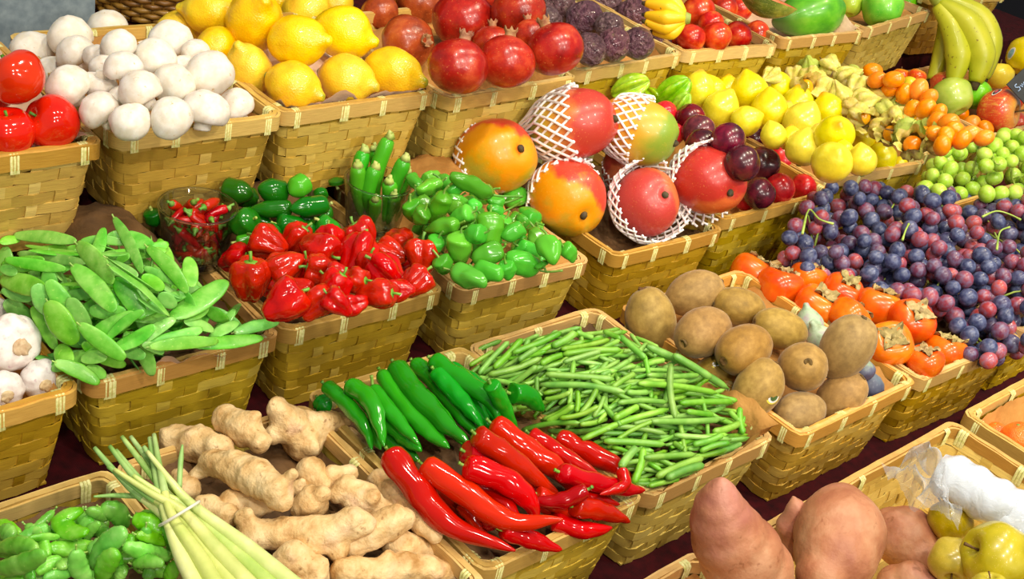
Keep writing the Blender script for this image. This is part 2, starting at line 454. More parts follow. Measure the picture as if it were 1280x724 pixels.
paper_edge('chilli', [(.5, -1), (.95, -1)], [.004, .008], M_PAPER_PALE, 8., .5)
def shelf(label, u0, u1, d0, d1, n, th=.03, drop=.05):
    mb = MB(); g = []
    M = Matrix((U, D, N)).transposed().to_4x4(); M.translation = S((u0 + u1) / 2, (d0 + d1) / 2, n)
    hu, hd = (u1 - u0) / 2, (d1 - d0) / 2
    prof = [(hd, -th), (hd, 0), (-hd + .006, 0), (-hd + .001, -.002), (-hd, -.008), (-hd, -drop), (-hd + .006, -drop), (-hd + .006, -th)]
    K = 60
    for i in range(K + 1):
        x = -hu + 2 * hu * i / K
        g.append([(x, y + (.004 * math.sin(x * 40) if z < -.01 and y < 0 else 0), z) for (y, z) in prof])
    mb.grid(g, True)
    for e in (0, K):
        mb.add(g[e], [tuple(range(len(prof)))])
    o = thing('display_shelf', label, 'shelf', mb.build('display_shelf', M_CLOTH, True, 35), M, 'red cloth shelves of the stall')
    return o
shelf('dark red cloth shelf under the back row of baskets, topmost step', -.15, 2.9, 1.112, 1.92, R1 - .1135, drop=.16)
shelf('dark red cloth shelf under the snow pea and mango row', -.15, 2.9, .765, 1.105, R2 - .1135, th=.02, drop=.03)
shelf('dark red cloth shelf under the ginger and kiwi row', -.15, 2.9, .425, .763, R3 - .1135, th=.02, drop=.02)
shelf('dark red cloth shelf under the sweet potato row, lowest step', -.15, 2.9, .05, .423, R4 - .1135, th=.02, drop=.12)
# ------------------------------------------------------------------ piling: every thing rests on what lies behind it along the line of sight
HB = 2
_yy, _xx = np.mgrid[-200:900:HB, -200:1500:HB].astype(float)
_RN = ((_xx - CX) / FPX) * _n[0] + ((_yy - CY) / FPX) * _n[1] + _n[2]
WALL = {R2: 1.012, R3: .795, R4: .39}               # what stands behind a heap: the next row of baskets
class Pile:
    def __init__(s, key, lift=0.):
        s.key = key; b = BASKETS[key]; n = b['n'] + lift; s.n = n
        inv = b['M'].inverted(); o = inv @ Vector(EYE); ex, ey, en = inv.to_3x3() @ U, inv.to_3x3() @ D, inv.to_3x3() @ N
        ru = ((_xx - CX) / FPX) * _r[0] + ((_yy - CY) / FPX) * _r[1] + _r[2]; rd = ((_xx - CX) / FPX) * _d[0] + ((_yy - CY) / FPX) * _d[1] + _d[2]
        h0, h1 = MOUND[key]; h = np.full(_RN.shape, h0)
        for _ in range(14):                            # where the line of sight meets the filling
            t = (n + h) / _RN; u, d = t * ru, t * rd
            a = np.clip((o.x + ex.x * u + ey.x * d + en.x * (n + h)) / (b['w'] / 2), -1.2, 1.2); q = np.clip((o.y + ex.y * u + ey.y * d + en.y * (n + h)) / (b['dp'] / 2), -1.2, 1.2)
            h = .5 * h + .5 * (h0 + h1 * np.maximum(0, 1 - np.abs(a) ** 2.5) * np.clip((q + 1) / .9, 0, 1) * np.clip((1 - q) / .2, 0, 1))
        _RD = ((_xx - CX) / FPX) * _d[0] + ((_yy - CY) / FPX) * _d[1] + _d[2]
        s.buf = np.minimum((n + h) / _RN, WALL.get(round(b['n'], 3), 9.) / np.maximum(_RD, .05)); s.items = []
    def _disc(s, px, py, r):
        x0, x1 = int((px - r + 200) // HB), int((px + r + 200) // HB) + 1; y0, y1 = int((py - r + 200) // HB), int((py + r + 200) // HB) + 1
        x0, y0 = max(x0, 0), max(y0, 0); x1, y1 = min(x1, _xx.shape[1] - 1), min(y1, _xx.shape[0] - 1)
        sl = (slice(y0, y1 + 1), slice(x0, x1 + 1)); rr = ((_xx[sl] - px) ** 2 + (_yy[sl] - py) ** 2) / (r * r)
        return sl, rr
    def put(s, pts, sink=.3, flat=1.0, soft=.15, maxtilt=.7):
        """pts: (px, py, radius in px) along the thing; returns distances along the view axis"""
        want = []
        for (px, py, r) in pts:
            sl, rr = s._disc(px, py, r); b = s.buf[sl]; m = rr < 1
            rm = r * float(np.median(b)) / FPX * flat
            v = (b - rm * (1 - sink) * np.sqrt(np.clip(1 - rr, 0, 1)))[m]
            want.append(float(v.min()) if v.size else tplane(px, py, s.n))
        n = len(pts)
        if n > 1:
            L = np.concatenate([[0], np.cumsum([math.dist(a[:2], b[:2]) for a, b in zip(pts, pts[1:])])]); Lm = max(L[-1], 1e-6); x = L / Lm
            k = np.polyfit(x, want, 1); sl_ = float(np.clip(k[0], -maxtilt * Lm * want[0] / FPX, maxtilt * Lm * want[0] / FPX))
            line = sl_ * x; rm = pts[n // 2][2] * want[0] / FPX * flat
            off = min(w - l for w, l in zip(want, line)) + soft * rm; off = max(off, float(np.mean(np.array(want) - line)) - 1.6 * rm)
            ts = [float(off + l) for l in line]
        else: ts = want
        # rasterise
        P_ = []
        for i in range(n - 1):
            m = max(1, int(math.dist(pts[i][:2], pts[i + 1][:2]) / max(2., pts[i][2] * .5)))
            for j in range(m): f = j / m; P_.append([pts[i][q] * (1 - f) + pts[i + 1][q] * f for q in range(3)] + [ts[i] * (1 - f) + ts[i + 1] * f])
        P_.append(list(pts[-1]) + [ts[-1]])
        for (px, py, r, t) in P_:
            sl, rr = s._disc(px, py, r); rm = r * t / FPX * flat
            v = t - rm * np.sqrt(np.clip(1 - rr, 0, 1)); b = s.buf[sl]
            s.buf[sl] = np.where(rr < 1, np.minimum(b, v), b)
        return ts

ORD = 'first second third fourth fifth sixth seventh eighth ninth tenth eleventh twelfth thirteenth fourteenth fifteenth sixteenth seventeenth eighteenth nineteenth twentieth'.split() + ['twenty-' + w for w in 'first second third fourth fifth sixth seventh eighth ninth'.split()]
def row_labels(objs, desc, anchor, group, step):
    """unique labels for a heap: rows counted from the basket's front rim, order counted from a named neighbour"""
    rows = {}
    it = []
    for o in objs:
        p = o.location - Vector(EYE); it.append((p.dot(D), p.dot(U), o))
    if not it: return
    it.sort(key=lambda q: q[0]); d0 = it[0][0]; cur = []; k = 0; allrows = []
    for q in it:
        if cur and q[0] - cur[0][0] > step: allrows.append(cur); cur = []
        cur.append(q)
    allrows.append(cur)
    for r, row in enumerate(allrows):
        row.sort(key=lambda q: q[1])
        for i, (d_, u_, o) in enumerate(row):
            ds = o.get('desc') or desc
            if 'desc' in o: del o['desc']
            pos_ = (ORD[i] + ' from ' + anchor + ' in ') if len(row) > 1 else 'alone in '
            o['label'] = ds + ', ' + pos_ + 'row ' + ('one two three four five six seven eight nine ten eleven twelve thirteen fourteen'.split()[r]) + ' behind the rim'
            o['group'] = group

def sph(pile, px, py, r, lift=None, **k):                        # one round thing: world position and radius in metres
    if lift is not None:
        t1 = tplane(px, py, pile.n + lift); sl, rr = pile._disc(px, py, r); rm = r * t1 / FPX; pile.buf[sl] = np.where(rr < 1, np.minimum(pile.buf[sl], t1 + rm * .6 * np.sqrt(np.clip(1 - rr, 0, 1))), pile.buf[sl])
    t = pile.put([(px, py, r)], **k)[0]
    return at_t(px, py, t), r * t / FPX

# ------------------------------------------------------------------ shared fruit meshes (radius 1)
def star_calyx(n, R_, w, curl, mat, name='calyx', zig=0., th=.03, seed=0):
    mb = MB(); q = random.Random(seed)
    for k in range(n):
        a = 2 * PI * k / n + q.uniform(-.12, .12); L = R_ * q.uniform(.85, 1.12); g = []
        for i in range(7):
            f = i / 6; ww = w * math.sin(PI * min(1, .25 + f * .75)) ** .8 * (1 - f * .1) if f < 1 else .01
            z = curl * f * f + q.uniform(-zig, zig); row = []
            for j in range(5):
                e = (j - 2) / 2; x = L * f; y = ww * e
                row.append((x * math.cos(a) - y * math.sin(a), x * math.sin(a) + y * math.cos(a), z + zig * math.sin(e * 5 + f * 7 + k) + th))
            g.append(row)
        mb.grid(g); mb.grid([[(x, y, z - th) for (x, y, z) in row] for row in g], flip=True)
    return mb.build(name, mat)
def stem_mesh(pts, rad, mat, name='stem', seg=8):
    mb = MB(); mb.tube(pts, rad, seg); return mb.build(name, mat)

# mushrooms
M_MUSH = skin('mushroom_white', [(.3, '#dccfba'), (.6, '#e8e0d3'), (.8, '#f0ebe3')], 2.2, .62, 0, .12, 25., .01, .04, .1, .1, spots=[('#c9a97c', 5., .66, .8), ('#a98a60', 22., .74, .8)])
def mk_mush(seed):
    mb = MB(); q = random.Random(seed)
    mb.lathe(curve_prof([(0, -.42), (.45, -.5), (.8, -.46), (.97, -.18), (.98, .12), (.8, .52), (.45, .78), (0, .86)], 28), 28, lambda a, r, z: (r * (1 + .05 * math.sin(2 * a + seed) + .03 * math.sin(3 * a)), z))
    lumpy(mb, .09, 1.1, seed); return mb.build('mushroom', M_MUSH)
MUSH = [mk_mush(i * 3.1) for i in range(4)]
_mb = MB(); _mb.lathe([(0, -.86), (.3, -.85), (.38, -.78), (.36, -.6), (.42, -.4), (0, -.38)], 18); lumpy(_mb, .08, 2.); MUSH_STEM = _mb.build('stem', M_MUSH)

# lemon
def mk_lemon_mat():
    t = NT('lemon_peel'); c = t.ramp(t.noise(1.6, 3.), [(.3, '#ecb600'), (.55, '#f6ca02'), (.8, '#fadc1c')])
    tip = t.mapr(t.axis(2), 1.0, 1.35); g = t.math('MULTIPLY', tip, t.mapr(t.noise(1.5), .45, .65, 0, .8)); c = t.mix(g, c, '#7f9a1c')
    c = t.vary(c, .006, .06, .04)
    v = t.n('ShaderNodeTexVoronoi'); v.inputs['Scale'].default_value = 16; t.l(t.vec(), v.inputs['Vector']); t.bump(v.outputs['Distance'], .2, .002)
    return t.done(c, .3, .15, .05)
M_LEMON = mk_lemon_mat()
def mk_lemon(seed):
    mb = MB(); mb.lathe(curve_prof([(0, -1.14), (.3, -1.08), (.68, -.82), (.94, -.4), (1, 0), (.93, .42), (.68, .84), (.38, 1.08), (.25, 1.22), (.15, 1.36), (0, 1.4)], 40), 32)
    lumpy(mb, .07, .9, seed); return mb.build('lemon', M_LEMON)
LEMON = [mk_lemon(i * 2.7) for i in range(3)]
M_BUTTON = skin('stem_button_green', [(.3, '#5a7a20'), (.7, '#8a9a3c')], 5., .6)
_mb = MB(); _mb.lathe([(0, -.05), (.14, -.05), (.15, .02), (.08, .06), (0, .06)], 10); BUTTON = _mb.build('stem_button', M_BUTTON)

# pomegranate
def mk_pom_mat(name, a, b, c3):
    t = NT(name); c = t.ramp(t.noise(1.4, 4., .6), [(.28, a), (.5, b), (.72, c3)]); c = t.mix(t.mapr(t.noise(14., 2.), .66, .76), c, '#d98a4a'); c = t.vary(c, .003, .1, 0)
    t.bump(t.noise(9., 3.), .15, .002); return t.done(c, .28, .12, 0)
M_POM = mk_pom_mat('pomegranate_red', '#80140a', '#ae2410', '#cc5028')
M_POMB = mk_pom_mat('pomegranate_brown', '#7a2c0e', '#a8481a', '#c66a2c')
M_CROWN = skin('pomegranate_crown', [(.3, '#7a3a1e'), (.7, '#b88a5c')], 4., .7)
def mk_pom(m):
    mb = MB(); mb.lathe(curve_prof([(0, -.92), (.45, -.84), (.85, -.5), (1, 0), (.86, .52), (.5, .82), (.28, .9), (.2, .92), (0, .92)], 30), 30, lambda a, r, z: (r * (1 + .025 * math.cos(6 * a) * r), z)); lumpy(mb, .05, 1.1, 4)
    return mb.build('pomegranate', m)
POM, POMB = mk_pom(M_POM), mk_pom(M_POMB)
def mk_crown():
    mb = MB(); seg = 24; g = []
    for (r, z, zz) in ((.24, .82, 0), (.19, .98, 0), (.2, 1.08, .02), (.25, 1.2, .07), (.23, 1.2, .06), (.15, 1.05, 0), (.05, 1.0, 0)):
        g.append([(r * math.cos(a), r * math.sin(a), z + zz * (1 if int(6 * a / (2 * PI) * 2 + .5) % 2 == 0 else -1)) for a in [2 * PI * j / seg for j in range(seg)]])
    mb.grid(g, True); return mb.build('calyx_crown', M_CROWN)
CROWN = mk_crown()

# passion fruit
def mk_passion():
    t = NT('passion_fruit_rind'); c = t.ramp(t.noise(2.2, 5., .65), [(.3, '#64404c'), (.48, '#8e6270'), (.64, '#a88084'), (.8, '#a09c64')])
    c = t.mix(t.mapr(t.noise(26., 2.), .62, .7), c, '#b49a9a'); c = t.vary(c, .02, .12, .2)
    v = t.n('ShaderNodeTexVoronoi', feature='SMOOTH_F1'); v.inputs['Scale'].default_value = 4.; nn = t.n('ShaderNodeMixRGB'); t.l(t.vec(), v.inputs['Vector'])
    t.bump(t.math('ADD', v.outputs['Distance'], t.math('MULTIPLY', t.noise(9., 3., dist=1.2), .7)), .9, .07)
    return t.done(c, .3, .35)
M_PASSION = mk_passion()
def mk_passion_mesh(seed):
    mb = MB(); mb.lathe(sph_prof(24, 1, .95), 32)
    out = []
    for p in mb.v:
        v = Vector(p); k = 1 + .1 * fbm(v, 1.2, seed) - .05 * abs(mnoise.noise(v * 2.6 + Vector((seed, 0, 0)))) ; out.append(tuple(v * k))
    mb.v = out; return mb.build('passion_fruit', M_PASSION)
PASSION = [mk_passion_mesh(i * 4.4) for i in range(3)]

# smooth stone fruit: cleft = depth of the seam
def mk_cleft(name, m, cleft=.06, rz=.95, seg=32, top=.12):
    mb = MB()
    def mod(a, r, z):
        k = 1 - cleft * math.exp(-((((a + PI) % (2 * PI)) - PI) / .22) ** 2)
        dip = top * math.exp(-(r / .28) ** 2) if z > 0 else 0
        return r * k, z - dip
    mb.lathe(sph_prof(20, 1, rz), seg, mod); v = mb.v
    mb.v = [(x, y, z - (top if (abs(x) + abs(y) < 1e-6 and z > 0) else 0)) for x, y, z in v]
    lumpy(mb, .04, .9, 3.); return mb.build(name, m)
def mk_nect_mat():
    t = NT('nectarine_skin'); c = t.ramp(t.noise(1.2, 3.), [(.3, '#9c1208'), (.46, '#c4240c'), (.6, '#dc4c1a'), (.8, '#f09034')]); c = t.vary(c, .006, .1, 0)
    return t.done(c, .25, .2, 0)
M_NECT = mk_nect_mat(); NECT = mk_cleft('nectarine', M_NECT)
M_PLUM = skin('plum_skin', [(.3, '#2a0a16'), (.5, '#521424'), (.7, '#7c2030')], 1.3, .26, .15, 0, hue=.012, val=.2, sat=.1, spots=[('#8a5a60', 40., .7, .74)])
M_PLUMR = skin('red_plum_skin', [(.3, '#a80f12'), (.6, '#d02020'), (.8, '#ea5a30')], 1.3, .26, .15, 0, sat=0., hue=.004, val=.12)
PLUM, PLUMR = mk_cleft('plum', M_PLUM, .05, 1.0), mk_cleft('plum', M_PLUMR, .05, 1.0)

# tomato
M_TOM = skin('tomato_skin', [(.3, '#cc1e04'), (.6, '#da2a08'), (.85, '#e43a10')], 1., .12, .2, 0, hue=.003, sss=.0, val=.05, sat=0.)
def mk_tom():
    mb = MB()
    mb.lathe(curve_prof([(0, -.9), (.4, -.86), (.82, -.55), (1, -.02), (.93, .45), (.62, .74), (.3, .76), (.1, .66), (0, .62)], 32), 36, lambda a, r, z: (r * (1 + .03 * math.cos(5 * a) * (1 if z > 0 else .3)), z)); lumpy(mb, .05, .8, 2.)
    return mb.build('tomato', M_TOM)
TOM = mk_tom()
M_SEPAL = skin('green_sepal', [(.3, '#2f6a14'), (.7, '#5c9a26')], 4., .55)
TOM_CALYX = star_calyx(6, .55, .09, .16, M_SEPAL, zig=.02, th=.02)
TOM_STEM = stem_mesh([(0, 0, .5), (.02, .02, .66), (.07, .03, .85)], [.07, .05, .06], M_SEPAL)

# apple family: radius 1, stem dimple on +z
def mk_apple(name, m, rz=.92, dip=.34, lob=.03, seed=1., base=.85):
    mb = MB(); mb.lathe(curve_prof([(0, -.78 * rz), (.18, -.86 * rz), (.42, -.93 * rz), (.8, -.62 * rz), (1, .05), (.94, .45 * rz), (.62, .82 * rz), (.34, .86 * rz), (.15, .7 * rz), (0, .86 * rz - dip)], 36), 32, lambda a, r, z: (r * (1 + lob * math.cos(5 * a) * max(0, -z)), z)); lumpy(mb, .05, .8, seed)
    return mb.build(name, m)
M_STEMW = skin('woody_stem', [(.3, '#4a3416'), (.7, '#7a5c2c')], 5., .7)
APPLE_STEM = stem_mesh([(0, 0, .5), (.03, 0, .8), (.1, .02, 1.08)], [.05, .035, .055], M_STEMW)
def mk_apple_mat(name, a, b, c3, streak=None):
    t = NT(name); c = t.ramp(t.noise(1.2, 3.), [(.3, a), (.55, b), (.8, c3)])
    if streak:
        m = t.n('ShaderNodeMapping'); m.inputs['Scale'].default_value = (5, 5, .7); t.l(t.vec(), m.inputs['Vector'])
        f = t.math('MULTIPLY', t.mapr(t.noise(2.2, 3., vec=m.outputs[0]), .22, .5), t.mapr(t.axis(2), .95, .45)); c = t.mix(f, c, streak)
    c = t.mix(t.mapr(t.noise(34., 1.), .7, .75), c, '#e8d890'); c = t.vary(c, .008, .06, .05)
    return t.done(c, .28, .3, .03)
M_APGREEN = mk_apple_mat('green_apple_skin', '#5fbf10', '#80d41c', '#a2e03c')
M_APRED = mk_apple_mat('red_striped_apple_skin', '#d8a82c', '#e6a038', '#ecc858', '#d63410')
M_APYEL = mk_apple_mat('yellow_apple_skin', '#dcc410', '#f0d81c', '#f6e650')
M_APPALE = mk_apple_mat('pale_green_apple_skin', '#a2c038', '#b8d04c', '#d0de78')
M_QUINCE = mk_apple_mat('quince_skin', '#a4940e', '#bca91e', '#cebc46')
APGREEN, APRED, APYEL, APPALE = [mk_apple('apple', m) for m in (M_APGREEN, M_APRED, M_APYEL, M_APPALE)]
QUINCE = mk_apple('quince', M_QUINCE, 1.0, .22, .09, 5.)

def fruit(name, label, cat, me, pos, r, axis_, spin=0., squash=(1, 1, 1), group=None, parts=()):
    o = thing(name, label, cat, me, frame(pos, axis_, spin, (r * squash[0], r * squash[1], r * squash[2])), group)
    for (pn, pm, *rest) in parts:
        part(pn, pm, o, rest[0] if rest else None, rest[1] if len(rest) > 1 else None)
    return o
# ------------------------------------------------------------------ back row
# tomatoes
pl = Pile('tomato')
for (x, y, r, a, tl, lab) in ((-12, 110, 32, 80, 30, 'red tomato half hidden behind the other three, at the stall edge'), (64, 154, 35, 150, 48, 'red tomato with curly green sepals beside the mushroom basket'), (10, 164, 33, 80, 30, 'red tomato low by the basket rim, under the topmost one'), (20, 96, 36, 120, 20, 'large red tomato lying on top of the others')):
    p, R_ = sph(pl, x, y, r)
    fruit('tomato', lab, 'tomato', TOM, p, R_, ax(a, tl), x, group='tomatoes in the corner basket', parts=(('calyx', TOM_CALYX, Matrix.Translation((0, 0, .56))), ('stem', TOM_STEM)))
# mushrooms
pl = Pile('mushroom'); os_ = []; q = random.Random(3); z = .2762
for (x, y, r) in ((490, 140, 96), (640, 190, 60), (770, 190, 96), (150, 232, 94), (325, 175, 102), (240, 325, 75), (345, 250, 93), (440, 262, 62), (535, 215, 82), (885, 235, 62), (475, 315, 66), (825, 295, 48), (705, 272, 100), (452, 385, 72), (555, 308, 80),
                  (310, 395, 96), (865, 450, 70), (545, 450, 62), (945, 335, 106), (785, 385, 95), (1065, 480, 82), (635, 415, 95), (930, 500, 98), (455, 502, 92), (775, 532, 94), (590, 552, 88)):
    p, R_ = sph(pl, x * z, y * z, r * z, sink=.35)
    a, tl = q.uniform(55, 125), q.uniform(5, 65)
    if (x, y) == (452, 385): a, tl = 250, -20
    o = fruit('mushroom', 'x', 'mushroom', MUSH[q.randrange(4)], p, R_ * 1.03, ax(a, tl), q.uniform(0, 6), (1.06, 1.0, 1.06), parts=(('stem', MUSH_STEM),))
    o['desc'] = 'white button mushroom' if r > 85 else 'small white button mushroom' if r > 63 else 'partly hidden white button mushroom'
    if (x, y) == (452, 385): o['desc'] = 'white mushroom lying on its cap'
    os_.append(o)
row_labels(os_, 'white button mushroom', 'the tomatoes', 'white button mushrooms', .035)
# lemons
pl = Pile('lemon'); os_ = []; q = random.Random(5); z = .29; ox = 200
for (x, y, r, a, tl) in ((85, 130, 84, 200, 20), (510, 0, 80, 90, 10), (760, 20, 70, 60, 0), (225, 55, 100, 172, 5), (625, 55, 96, 40, 20), (405, 92, 122, 35, 55), (240, 205, 84, 230, 30), (790, 140, 112, -18, 8), (385, 300, 98, 110, 45), (590, 178, 112, -4, 22), (1000, 312, 108, -20, 10), (800, 340, 106, -17, 12), (570, 368, 104, -22, 8)):
    p, R_ = sph(pl, ox + x * z, y * z, r * z, sink=.3)
    os_.append(fruit('lemon', 'x', 'lemon', LEMON[q.randrange(3)], p, R_, ax(a, tl), q.uniform(0, 6), (1, 1, 1.06), parts=(('stem_button', BUTTON, Matrix.Translation((0, 0, -1.13)) @ Matrix.Rotation(PI, 4, 'X')),)))
row_labels(os_, 'yellow lemon', 'the mushrooms', 'yellow lemons', .05)
# pomegranates
pl = Pile('pomegranate'); os_ = []; q = random.Random(6); z = .3177; ox = 460
for (x, y, r, a, tl, br) in ((85, -25, 80, 90, 0, 1), (470, -20, 90, 80, 20, 0), (205, 10, 92, 40, 30, 1), (45, 55, 78, 300, 10, 1), (375, 75, 122, 110, 35, 0), (590, 45, 108, 120, 20, 0), (640, 140, 70, 100, 0, 0), (490, 175, 80, 90, 0, 0), (155, 165, 106, -5, 40, 1), (735, 195, 112, 112, 5, 0), (545, 245, 114, 82, 5, 0), (355, 262, 120, 76, 6, 0)):
    p, R_ = sph(pl, ox + x * z, y * z, r * z, sink=.3)
    o = fruit('pomegranate', 'x', 'pomegranate', POMB if br else POM, p, R_, ax(a, tl), q.uniform(0, 6), (1, 1, .97), parts=(('calyx_crown', CROWN, Matrix.Diagonal((1, 1, 1.0 if not br else .9, 1))),))
    o['desc'] = 'brownish orange pomegranate' if br else 'red pomegranate'; os_.append(o)
row_labels(os_, 'red pomegranate', 'the lemons', 'pomegranates', .06)
# passion fruit
pl = Pile('passionfruit'); os_ = []; q = random.Random(8)
for (x, y, r) in ((650, -30, 70), (935, 15, 66), (740, 22, 80), (1045, 58, 68), (700, 90, 66), (850, 76, 76), (950, 110, 62), (1140, 172, 58), (1060, 172, 66), (965, 178, 70), (872, 196, 68)):
    p, R_ = sph(pl, ox + x * z, y * z, r * z, sink=.3)
    os_.append(fruit('passion_fruit', 'x', 'fruit', PASSION[q.randrange(3)], p, R_, ax(q.uniform(0, 360), q.uniform(-60, 60)), q.uniform(0, 6)))
row_labels(os_, 'wrinkled purple passion fruit', 'the pomegranates', 'purple passion fruit', .045)
# nectarines
pl = Pile('nectarine'); os_ = []; q = random.Random(9); z = .2486; ox = 700
for (x, y, r) in ((600, -30, 64), (760, -40, 60), (905, 45, 60), (820, 48, 68), (695, 62, 80), (590, 190, 60), (760, 120, 60), (985, 172, 64), (895, 178, 66), (785, 184, 72), (657, 192, 68)):
    p, R_ = sph(pl, ox + x * z, y * z, r * z * 1.1, sink=.3)
    os_.append(fruit('nectarine', 'x', 'nectarine', NECT, p, R_, ax(q.uniform(40, 140), q.uniform(-10, 50)), q.uniform(0, 6)))
row_labels(os_, 'shiny red nectarine', 'the passion fruit', 'red nectarines', .05)

# bananas: finger built along a pixel path, as a five-sided tube
def mk_ban_mat(name, a, b, c3):
    t = NT(name); c = t.ramp(t.noise(14., 3.), [(.3, a), (.55, b), (.8, c3)]); c = t.mix(t.mapr(t.noise(120., 2.), .68, .74), c, '#8a7a20'); return t.done(c, .42, .1)
M_BAN = mk_ban_mat('banana_peel_greenish', '#a8b01c', '#c0c22a', '#cdc93c')
M_BABY = mk_ban_mat('banana_peel_yellow', '#f0b008', '#f8c418', '#fcd440')
def px_tube(path, t0, dts, rpx, mat, name, seg=14, n=18, mod=None, flat=1.0):
    """curved tube through (px, py) points at distance t0 + dt; radii in px"""
    m = len(path); pts, rad = [], []
    pr = curve3([at_t(x, y, t0 + dt) for (x, y), dt in zip(path, dts)], n); rr = np.interp(np.linspace(0, 1, len(pr)), np.linspace(0, 1, len(rpx)), rpx)
    o = pr[len(pr) // 2].copy(); mb = MB(); mb.tube([p - o for p in pr], [float(x) * t0 / FPX for x in rr], seg, mod=mod, flat=flat, hint=-FWD)
    return mb.build(name, mat), o
def curve3(pts, n):
    pts = [Vector(p) for p in pts]
    if len(pts) == 2: return [pts[0].lerp(pts[1], i / n) for i in range(n + 1)]
    out = []; m = len(pts) - 1
    for i in range(n + 1):
        s = i / n * m; k = min(int(s), m - 1); t = s - k
        p0, p1, p2, p3 = pts[max(k - 1, 0)], pts[k], pts[k + 1], pts[min(k + 2, m)]
        out.append(.5 * (2 * p1 + (p2 - p0) * t + (2 * p0 - 5 * p1 + 4 * p2 - p3) * t * t + (3 * p1 - p0 - 3 * p2 + p3) * t ** 3))
    return out
five = lambda a, f: 1 + .045 * math.cos(5 * a)
M_BSTALK = skin('banana_stalk', [(.3, '#8a9a2a'), (.7, '#a4a840')], 40., .6)
M_TIP = skin('banana_tip', [(.3, '#2c2410'), (.7, '#4c3c18')], 40., .8)
def bunch(label, fingers, stalk, t0, mat, crown_r, group=None):
    root = thing('banana_bunch', label, 'bananas', None, Matrix.Translation(at_t(stalk[0][0], stalk[0][1], t0)), group); o0 = root.location.copy()
    me, o = px_tube(stalk, t0, [0] * len(stalk), crown_r, M_BSTALK, 'stalk'); part('stalk', me, root, Matrix.Translation(o - o0))
    for (path, dts, rpx) in fingers:
        me, o = px_tube(path, t0, dts, rpx, mat, 'banana', mod=five); f = part('banana', me, root, Matrix.Translation(o - o0))
        e = at_t(path[-1][0], path[-1][1], t0 + dts[-1]); e2 = at_t(path[-2][0], path[-2][1], t0 + dts[-2]); dr = (e - e2).normalized(); w = rpx[-1] * t0 / FPX
        mb = MB(); mb.tube([Vector() - dr * w * .5, dr * w * .6, dr * w * 1.2], [w * .95, w * .7, w * .5], 8); part('tip', mb.build('tip', M_TIP), f, Matrix.Translation(e - o))
    return root
b = lambda x, y: (1060 + x * .1719, y * .1719)
tb = tplane(1200, 60, R2) * 1.0
tb = 2.25
bunch('bunch of greenish yellow bananas hanging over the apples', [
    ([b(690, -10), b(940, 110), b(1030, 290), b(1000, 470), b(985, 575)], [.01, .012, .012, .012, .012], [8, 14, 15, 13, 7]),
    ([b(670, 0), b(720, 130), b(690, 380), b(610, 585)], [.018, .03, .034, .034], [6, 11, 13, 7]),
    ([b(660, 20), b(860, 170), b(965, 400), b(925, 600)], [0, -.012, -.014, -.012], [8, 16.5, 17.5, 8]),
    ([b(650, 40), b(745, 190), b(800, 400), b(760, 605)], [0, -.006, -.01, -.006], [8, 13.5, 16.5, 8])],
    [b(600, -120), b(640, -20), b(680, 40)], tb, M_BAN, [8, 9, 8])
b = lambda x, y: (700 + x * .2486, y * .2486)
tb = tplane(830, 30, R1 + .055)
bunch('hand of small bright yellow baby bananas on the passion fruit', [
    ([b(620, 70), b(560, 0), b(450, -30)], [0, 0, .01], [5, 9, 4]),
    ([b(622, 80), b(540, 38), b(430, 18)], [-.004, -.008, 0], [5, 10, 4]),
    ([b(622, 90), b(530, 90), b(430, 75)], [-.006, -.012, 0], [5, 10, 4]),
    ([b(620, 100), b(530, 138), b(430, 110)], [-.002, -.006, 0], [5, 9, 4]),
    ([b(615, 110), b(560, 168), b(470, 160)], [0, 0, .01], [5, 8, 4])],
    [b(655, 95), b(630, 92), b(610, 90)], tb, M_BABY, [6, 8, 6])

# papayas and green fruit
def mk_papaya_mat():
    t = NT('papaya_skin'); c = t.ramp(t.noise(1.8, 4.), [(.3, '#3f8f16'), (.55, '#62b420'), (.8, '#8cc83a')]); c = t.mix(t.mapr(t.axis(2), .55, 1.2), c, '#3a5a1c'); return t.done(c, .32, .2)
M_PAPAYA = mk_papaya_mat()
_mb = MB(); _mb.lathe(curve_prof([(0, -1.15), (.5, -1.05), (.9, -.6), (1, -.1), (.86, .45), (.58, .9), (.3, 1.2), (.12, 1.34), (0, 1.36)], 40), 32, lambda a, r, z: (r * (1 + .03 * math.cos(5 * a)), z)); lumpy(_mb, .05, .8, 3.); PAPAYA = _mb.build('papaya', M_PAPAYA)
b = lambda x, y: (940 + x * .2762, y * .2762)
pl = Pile('papaya')
p, R_ = sph(pl, *b(265, 62), 31)
PAPA = fruit('papaya', 'whole green papaya with dark blossom end, leaning on the basket rim', 'papaya', PAPAYA, p, R_, ax(197, 18), 0, (1, 1, 1.3))
# halved papaya: skin shell with flesh face
M_FLESH = skin('papaya_flesh', [(.3, '#e8683a'), (.7, '#f59a5c')], 3., .35, .3)
M_PAPSTRIPE = mk_apple_mat('papaya_striped_skin', '#b8b84a', '#7c8a2c', '#c6c66a', '#5a6a20')
mb = MB(); prof = curve_prof([(0, -1.3), (.45, -1.1), (.8, -.55), (.9, 0), (.75, .55), (.42, 1.05), (0, 1.35)], 30)
g = [[(r * math.cos(a), r * math.sin(a), zz) for a in [PI + PI * j / 16 for j in range(17)]] for (r, zz) in prof]; mb.grid(g)
half = mb.build('halved_papaya', M_PAPSTRIPE)
mb = MB(); g = [[(x * r, -.02 - .16 * max(0, 1 - (x / .55) ** 2) * max(0, 1 - (zz / .8) ** 2) * r, zz) for x in np.linspace(-1, 1, 17)] for (r, zz) in prof]; mb.grid(g); flesh = mb.build('flesh', M_FLESH)
p = at_t(*b(75, -14), tplane(*b(75, -14), R1 + .075))
